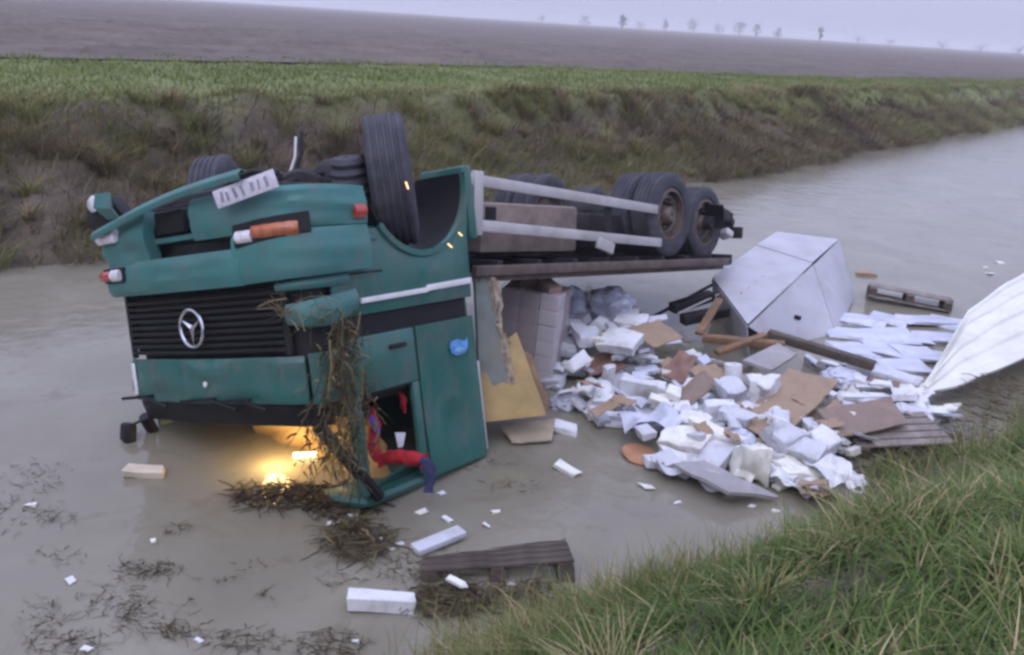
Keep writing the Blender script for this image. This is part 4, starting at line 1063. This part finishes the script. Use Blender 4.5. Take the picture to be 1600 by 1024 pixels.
carton(596, 940, .05, (.43, .12, .1), 5, -6, 3, 'white carton floating alone in the left foreground', crumple=.05)
timber('plank', at(648, 860, .03), at(722, 830, .05), .12, .05, paper[2], 'lavender-white plank floating above the foreground pallet', 'plank')
carton(886, 734, .02, (.24, .1, .05), -38, 0, 8, 'cream foam piece floating between cab and orange disc', m=1, name='foam_piece', cat='foam', crumple=.15)
carton(228, 737, .03, (.3, .13, .08), 8, 0, 6, 'cream foam chunk floating under the cab front corner', m=mat('cream foam', (.6, .52, .42), rough=.8, var=.15, bump=.3), name='foam_piece', cat='foam', crumple=.15)
carton(712, 908, .12, (.16, .05, .02), -40, 0, 0, 'cream paper strip lying on the dark foreground pallet', m=1, name='paper_strip', cat='paper')
carton(1352, 428, .02, (.3, .16, .06), -6, 0, 0, 'beige block floating beyond the metal cabinet', m=card, name='foam_piece', cat='foam')
# fill cartons nothing tells apart
def heap_label(px, py):
    if py < 530 and px < 1050: w = 'in the back of the heap under the load bed'
    elif px < 945: w = 'at the left of the heap by the plywood bulkhead'
    elif px < 1055 and py < 590: w = 'around the red-brown cardboard pieces'
    elif px < 1055: w = 'around the two long cartons on the left'
    elif px < 1140 and py > 650: w = 'in the front heap behind the plaster board'
    elif px < 1200 and py <= 650: w = 'below the upright paper roll'
    elif px < 1330 and py > 650: w = 'around the crushed carton at the front right'
    elif py < 600: w = 'along the long dark timber'
    else: w = 'around the brown cardboard sheet on the right'
    return 'small white carton jumbled ' + w, 'small cartons ' + w
fill = [(890, 515), (915, 500), (940, 520), (960, 512), (985, 545), (945, 552), (895, 545), (1005, 548), (925, 490), (975, 492), (900, 500), (935, 510), (870, 508), (900, 555), (930, 540), (1000, 520), (865, 600), (910, 610), (930, 600), (895, 580), (1030, 630), (985, 580), (1050, 640), (1075, 640), (1010, 575), (1120, 700), (1090, 690), (1130, 690), (1060, 710), (1085, 728), (1150, 625), (1165, 590), (1165, 632), (1105, 620), (1215, 715), (1235, 728), (1240, 665), (1205, 700), (1275, 718), (1300, 750), (1315, 764), (1325, 606), (1340, 596), (1290, 574), (1330, 640), (1362, 634), (1410, 624), (1440, 632), (1450, 662), (1345, 580), (1270, 570), (960, 600), (920, 570), (1000, 640), (1025, 664), (1195, 712)]
for k, (px, py) in enumerate(fill):
    rn = random.Random(k * 13 + 5)
    carton(px + rn.uniform(-5, 5), py + rn.uniform(-4, 4), rn.uniform(.05, .13), (rn.uniform(.16, .34), rn.uniform(.1, .22), rn.uniform(.07, .16)), rn.uniform(-60, 60), rn.uniform(-14, 22), rn.uniform(-14, 14),
           *heap_label(px, py), m=rn.choice((0, 0, 2, 2, 1)), crumple=rn.uniform(.1, .3), mark=rn.random() < .25)
for k, (px, py, lb) in enumerate([(905, 520, 'crumpled film sheet between the two big sacks and the cartons'), (930, 612, 'crumpled film sheet left of the leftmost long cartons'), (1015, 655, 'crumpled film sheet between orange disc and brown strip'), (1100, 645, 'crumpled film sheet across the middle of the white heap'), (1205, 640, 'crumpled white sheet tucked under the large cardboard sheet'), (1240, 748, 'crumpled white sheet at the lowest front of the heap'), (1310, 740, 'crumpled white sheet trailing onto the near bank mud'), (1335, 600, 'crumpled film sheet below the end of the long timber'), (1415, 612, 'crumpled film sheet beside the body panel tip'), (1080, 735, 'crumpled film sheet draped on the plaster board'), (1160, 690, 'crumpled white sheet left of the bright standing carton'), (1450, 640, 'crumpled white sheet near the rightmost carton')]):
    rn = random.Random(k + 50); p = at(px, py, rn.uniform(.08, .2)); a = rn.uniform(0, 3); ln, wd_ = rn.uniform(.35, .6), rn.uniform(.25, .4)
    e1 = Vector((math.cos(a), math.sin(a), rn.uniform(-.15, .15))) * ln / 2; e2 = Vector((-math.sin(a), math.cos(a), rn.uniform(-.1, .2))) * wd_ / 2
    sheet('crumpled_sheet', (p - e1 - e2, p + e1 - e2, p + e1 + e2, p - e1 + e2), .004, rn.choice((film, paper[0], paper[2])), lb, 'sheet', amp=.13, nu=16, nv=14)
HP = [(850, 500), (866, 458), (930, 452), (1000, 462), (1070, 550), (1150, 575), (1210, 590), (1330, 580), (1420, 592), (1490, 630), (1480, 660), (1400, 650), (1345, 700), (1345, 768), (1250, 772), (1180, 745), (1080, 735), (1025, 725), (1000, 670), (930, 660), (852, 640)]
def inside(x, y):
    c = False
    for i in range(len(HP)):
        (x1, y1), (x2, y2) = HP[i], HP[i - 1]
        if (y1 > y) != (y2 > y) and x < (x2 - x1) * (y - y1) / (y2 - y1) + x1: c = not c
    return c
rn = random.Random(99); k = 0
while k < 185:
    px, py = rn.uniform(860, 1490), rn.uniform(452, 772)
    if not inside(px, py): continue
    k += 1; zz = rn.uniform(.06, .26) if py < 690 else rn.uniform(.03, .14)
    if k % 5 == 0:
        p = at(px, py, zz + .05); a = rn.uniform(0, 3); e1 = Vector((math.cos(a), math.sin(a), rn.uniform(-.4, .4))) * rn.uniform(.07, .16); e2 = Vector((-math.sin(a), math.cos(a), rn.uniform(-.3, .3))) * rn.uniform(.05, .11)
        w = heap_label(px, py)[0].split('jumbled ')[1]
        tag(sheet('cardboard_scrap', (p - e1 - e2, p + e1 - e2, p + e1 + e2, p - e1 + e2), .008, rn.choice((card, card2, card)), 'small torn tan cardboard scrap ' + w, 'cardboard', amp=.04, nu=5, nv=4), group='cardboard scraps ' + w)
    else:
        carton(px, py, zz, (rn.uniform(.1, .25), rn.uniform(.07, .16), rn.uniform(.02, .075)), rn.uniform(-80, 80), rn.uniform(-25, 30), rn.uniform(-25, 25), *heap_label(px, py), m=rn.choice((0, 0, 2, 2, 1, film)), crumple=rn.uniform(.08, .26), mark=rn.random() < .35)
# flat milky packets afloat
flat = [(1345, 500), (1395, 496), (1440, 504), (1482, 508), (1330, 522), (1378, 522), (1425, 528), (1470, 530), (1340, 545), (1390, 548), (1435, 552), (1318, 500), (1362, 568), (1415, 572), (1452, 560)]
for k, (px, py) in enumerate(flat):
    rn = random.Random(k * 7 + 1)
    carton(px + rn.uniform(-8, 8), py + rn.uniform(-3, 3), .015 + .012 * (k % 3), (rn.uniform(.45, .75), rn.uniform(.3, .5), .04), rn.uniform(-30, 10), rn.uniform(-2, 2), rn.uniform(-2, 2),
           'flat milky white packet floating beside the grey pallet', 'flat packets afloat by the pallet', m=film, name='flat_packet', cat='packet', crumple=.25)
# paper scraps
def scrap_label(px, py):
    if px < 330 and py > 700: w = 'among the stalks in the left foreground water'
    elif py < 450 and px > 1000: w = 'beyond the body panel on open water'
    elif px < 330: w = 'by the far bank left of the cab'
    elif px < 640: w = 'below the weed mat'
    elif px < 830: w = 'around the lavender plank and foreground pallet'
    else: w = 'in front of the plaster board'
    return 'small white scrap floating ' + w, 'scraps ' + w
scr = [(50, 790), (240, 846), (110, 905), (136, 1016), (556, 1002), (552, 806), (520, 818), (610, 858), (625, 850), (760, 822), (775, 800), (690, 770), (800, 912), (735, 940), (1010, 760), (1060, 785), (1210, 798), (1175, 790), (1540, 418), (1562, 410), (1548, 428), (590, 862), (600, 846), (660, 800), (700, 812), (72, 410), (310, 1000)]
for k, (px, py) in enumerate(scr):
    rn = random.Random(k)
    near = py > 760; sc = .6 if near else 1.3
    carton(px, py, .01, (rn.uniform(.06, .14) * sc, rn.uniform(.03, .08) * sc, .015), rn.uniform(-50, 50), 0, rn.uniform(-8, 8), *scrap_label(px, py), m=rn.choice((0, 1)), name='paper_scrap', cat='scrap', crumple=.4)

# red and navy clothing hanging out of the door window ------------------
jk = empty('jacket', atd(610, 715, 6.95)); tag(jk, 'red and navy jacket hanging out of the cab door window', 'jacket')
def cloth_tube(name, pts, rad, m, seed):
    c = [Vector(p) - jk.location for p in pts]; fine = []; rr = []
    for i in range(len(c) - 1):
        for k in range(5):
            f = k / 5; fine.append(c[i] * (1 - f) + c[i + 1] * f); rr.append(.74 * (rad[i] * (1 - f) + rad[i + 1] * f) * (1 + .22 * mnoise.noise(Vector((i + f * 3, seed, 1)))))
    fine.append(c[-1]); rr.append(rad[-1])
    o = MB().tube(fine, rr, 14).build(name, m, jk, smooth=60)
    for v in o.data.vertices: v.co += mnoise.noise_vector(Vector(v.co) * 22 + Vector((seed, 0, 0))) * .022
    return o
cloth_tube('sleeve', [atd(596, 716, 7.0), atd(620, 714, 6.9), atd(646, 716, 6.82), atd(664, 722, 6.78)], [.05, .075, .078, .06], redc, 1)
cloth_tube('cuff', [atd(660, 719, 6.78), atd(672, 730, 6.75), atd(672, 750, 6.74), atd(669, 768, 6.74)], [.06, .062, .05, .035], navy, 2)
cloth_tube('body', [atd(580, 636, 7.05), atd(586, 665, 7.0), atd(582, 700, 6.98), atd(600, 724, 7.0)], [.03, .06, .065, .06], redc, 3)
cloth_tube('collar', [atd(578, 650, 6.95), atd(584, 660, 6.93), atd(590, 676, 6.95)], [.025, .035, .02], purp, 4)
cloth_tube('sleeve', [atd(618, 606, 7.2), atd(630, 622, 7.16), atd(632, 645, 7.16)], [.02, .035, .02], redc, 5)
sheet('paper_sheet', (atd(617, 676, 6.98), atd(634, 676, 7.0), atd(630, 698, 6.98), atd(622, 700, 6.97)), .004, paper[2], 'pale paper sheet caught in the door window beside the jacket', 'paper', amp=.004)

# ------------------------------------------------------------------ weeds
weedm = blade_mat('waterweed', [(0, (.018, .014, .01)), (.4, (.1, .07, .042)), (.7, (.13, .13, .055)), (1, (.3, .2, .11))])
def strands(name, segs, label, cat, kind='stuff'):
    """segs: list of (points, width, tint) ribbons"""
    V = []; F = []; T = []
    for pts, w, t in segs:
        b0 = len(V); side = Vector((random.uniform(-1, 1), random.uniform(-1, 1), random.uniform(-.6, .6))).normalized()
        for i, p in enumerate(pts):
            ww = w * (1 - .6 * i / len(pts)); V += [p - side * ww, p + side * ww]; T += [t, t]
        for i in range(len(pts) - 1): F.append((b0 + 2 * i, b0 + 2 * i + 1, b0 + 2 * i + 3, b0 + 2 * i + 2))
    o = mesh_np(name, np.array([tuple(v) for v in V]), [np.array(F)], weedm, {'tint': np.array(T)})
    return tag(o, label, cat, kind=kind)
segs = []
def hang(p, ln, spread, tint):
    n = max(4, int(ln / .06)); pts = [p.copy()]; dv = Vector((random.gauss(0, spread), random.gauss(0, spread) * .6 - .05, -1))
    for i in range(n):
        dv += Vector((random.gauss(0, .18), random.gauss(0, .12), random.gauss(0, .08))); pts.append(pts[-1] + dv.normalized() * (ln / n))
        if random.random() < .8:
            q = pts[-1]; d2 = Vector((random.gauss(0, 1), random.gauss(0, .6), random.gauss(-.5, .6))).normalized() * random.uniform(.03, .09)
            segs.append(([q, q + d2 * .6, q + d2 + Vector((0, 0, -.015))], random.uniform(.004, .011), min(1, max(0, tint + random.gauss(0, .15)))))
    segs.append((pts, random.uniform(.003, .006), tint))
for k in range(210):
    t = random.random() ** 1.1
    px = 540 + random.gauss(0, 13 + 14 * t) - 12 * t; py = 476 + 240 * t
    p = atd(px, py, 6.22 + random.uniform(-.12, .14) - .1 * t)
    if p.z < .05: continue
    hang(p, min(random.uniform(.12, .5), max(.08, p.z - .1)), .17, min(1, max(0, random.gauss(.5, .24))))
for k in range(40):
    p = atd(random.uniform(436, 540), random.uniform(462, 500), 6.25); d_ = Vector((random.gauss(-.3, .5), random.gauss(-.2, .3), random.gauss(0, .5))).normalized()
    segs.append(([p, p + d_ * .1, p + d_ * .2 + Vector((0, 0, -.03))], .006, random.uniform(.5, 1)))
strands('hanging_weeds', segs, 'clump of brown-green waterweed hanging down the cab corner', 'weeds')
segs = []
def lie(px, py, rx, ry, n, ln=(.05, .22), z=.02, w=.006, tint=.3):
    for k in range(n):
        a = random.uniform(0, 6.28); q = random.random() ** .6
        p = at(px + rx * q * math.cos(a), py + ry * q * math.sin(a), z + abs(random.gauss(0, .012)))
        d_ = Vector((random.gauss(0, 1), random.gauss(0, .7), 0)).normalized(); L2 = random.uniform(*ln); pts = [p]
        for i in range(4):
            d_ = (d_ + Vector((random.gauss(0, .35), random.gauss(0, .35), 0))).normalized(); pts.append(pts[-1] + d_ * L2 / 4 + Vector((0, 0, random.gauss(0, .006))))
        segs.append((pts, random.uniform(.5, 1.4) * w, min(1, max(0, random.gauss(tint, .18)))))
lie(475, 776, 115, 20, 300, z=.008, w=.012, tint=.28); lie(530, 788, 55, 18, 150, z=.014, w=.012, tint=.3); lie(450, 765, 90, 12, 120, z=.008, w=.01)
lie(560, 840, 60, 34, 380, z=.02, w=.008, tint=.45); lie(700, 935, 60, 30, 350, z=.03, w=.008, tint=.4); lie(800, 930, 90, 24, 260, z=.03, w=.008, tint=.4)
strands('floating_weed_mat', segs, 'dark brown mat of weed floating below the cab', 'weeds')
segs = []
for px, py, rx, ry, n in [(60, 740, 60, 25, 40), (40, 790, 60, 40, 70), (85, 810, 35, 12, 30), (230, 890, 55, 16, 140), (180, 935, 60, 30, 80), (215, 965, 50, 28, 90), (275, 985, 30, 14, 60), (380, 1000, 70, 20, 120), (110, 1005, 80, 22, 110), (70, 960, 40, 30, 50), (275, 826, 22, 8, 25), (345, 905, 45, 5, 18), (410, 928, 18, 6, 14), (400, 885, 40, 14, 12), (530, 905, 40, 12, 26), (520, 1005, 60, 25, 160), (100, 870, 60, 12, 22), (290, 960, 30, 30, 20), (640, 890, 60, 20, 90), (700, 880, 90, 22, 120), (1000, 660, 60, 10, 30), (740, 720, 60, 14, 70), (800, 760, 50, 12, 30)]:
    lie(px, py, rx, ry, n, (.03, .12), z=.004, w=.0035, tint=.34)
strands('floating_stalks', segs, 'scattered bits of dead stalk floating on the water', 'weeds')
# muddy trash line by the near bank under the body panel
segs = []
lie(1480, 690, 100, 40, 500, z=.12, w=.008, tint=.55); lie(1400, 730, 90, 30, 400, z=.06, w=.008, tint=.5); lie(1560, 620, 60, 40, 300, z=.3, w=.008, tint=.55)
strands('bank_litter', segs, 'dead brown stalks strewn on the mud below the body panel', 'weeds')

# ------------------------------------------------------------------ far trees in the mist
leafm = mat('misty foliage', (.05, .055, .04), rough=.9, var=.4, scale=1, bump=0)
barkm = mat('tree bark', (.06, .05, .045), rough=.9, var=.3, bump=.2)
def tree(px, D, h, wd, slim, label):
    x = (px - 800 - 30) / FPX * D * 1.03
    D *= 1.35; h *= 1.2; wd *= 1.35; x *= 1.35
    t = empty('far_tree', (x, D, 1.45)); tag(t, label, 'tree', 'trees on the misty horizon')
    rn = random.Random(int(px))
    pts = [(0, 0, 0), (rn.uniform(-.3, .3), 0, h * .4), (rn.uniform(-.5, .5), 0, h * .9)]
    tr = MB().tube(pts, [h * .035, h * .022, h * .006], 7)
    for k in range(7):
        a = rn.uniform(0, 6.28); z0 = h * rn.uniform(.3, .7); L2 = wd * rn.uniform(.3, .5)
        tr.tube([(0, 0, z0), (L2 * .5 * math.cos(a), L2 * .5 * math.sin(a), z0 + L2 * .5), (L2 * math.cos(a), L2 * math.sin(a), z0 + L2 * .9)], [h * .014, h * .009, h * .004], 5)
    tr.build('trunk', barkm, t)
    V = []; F = []
    cs = []
    for k in range(18):
        a = rn.uniform(0, 6.28); q = rn.random() ** .5; zz = rn.uniform(.25, .97); env = math.sin(math.pi * (zz * .9 + .06)) ** (.7 if not slim else .5)
        cs.append((Vector((math.cos(a) * q * wd / 2 * env, math.sin(a) * q * wd / 2 * env, zz * h)), wd * rn.uniform(.1, .22)))
    for c_, r_ in cs:
        for k in range(55):
            p = c_ + Vector((rn.gauss(0, 1), rn.gauss(0, 1), rn.gauss(0, 1))) * r_ * .6
            a = Vector((rn.gauss(0, 1), rn.gauss(0, 1), rn.gauss(0, 1))).normalized() * rn.uniform(.1, .3) * (h / 9); b_ = a.orthogonal().normalized() * a.length * .7
            i0 = len(V); V += [p - a, p + b_, p + a, p - b_]; F.append((i0, i0 + 1, i0 + 2, i0 + 3))
    MB().add(V, F).build('crown', leafm, t, fix=False, smooth=0)
for (px, D, h, wd, slim, lb) in [(905, 640, 7, 8, 0, 'low round tree leftmost on the misty horizon'), (960, 430, 8.2, 3.6, 1, 'tall slim tree standing darkest on the left horizon'), (1022, 600, 8.5, 4, 1, 'thin pale tree right of the darkest slim tree'), (1062, 640, 10, 9, 0, 'broad pale tree near the middle of the horizon'),
        (1098, 680, 8, 9, 0, 'faint low tree right of the broad pale tree'), (1128, 560, 9, 8, 0, 'rounded tree at the start of the right tree group'), (1152, 520, 7.5, 5, 0, 'narrow tree next to the rounded tree'), (1184, 520, 7, 5, 0, 'small tree left of the leaning slim tree'),
        (1244, 440, 8.6, 2.6, 1, 'slim poplar standing tallest on the right horizon'), (1300, 560, 5, 9, 0, 'low bushy tree right of the tallest poplar'), (1345, 600, 4.5, 8, 0, 'low faint bush-like tree on the right horizon'), (1420, 480, 4, 9, 0, 'flat bushy tree before the right end row'), (1475, 420, 3.6, 8, 0, 'left tree of the low row at the right'), (1530, 400, 4.2, 9, 0, 'middle tree of the low row at the right'), (1572, 390, 4.4, 8, 0, 'last tree of the low row at the right edge'), (985, 700, 6, 9, 0, 'faint low tree beside the darkest slim tree'), (845, 720, 6, 9, 0, 'faintest low tree on the left of the horizon')]:
    tree(px, D, h, wd, slim, lb)

# ------------------------------------------------------------------ mist
hz = MB().b2((-1700, -60, -3.2), (2400, 2600, 15.5)).build('haze', None, smooth=0)
hm = bpy.data.materials.new('haze'); hm.use_nodes = True
n, l = hm.node_tree.nodes, hm.node_tree.links; n.clear()
ho = n.new('ShaderNodeOutputMaterial'); pv = n.new('ShaderNodeVolumePrincipled')
pv.inputs['Color'].default_value = (.92, .93, .96, 1); pv.inputs['Density'].default_value = .0009
l.new(pv.outputs[0], ho.inputs['Volume']); hz.data.materials.append(hm)
hm.cycles.homogeneous_volume = True
tag(hz, 'thin pale mist over the fields', 'mist', kind='stuff')
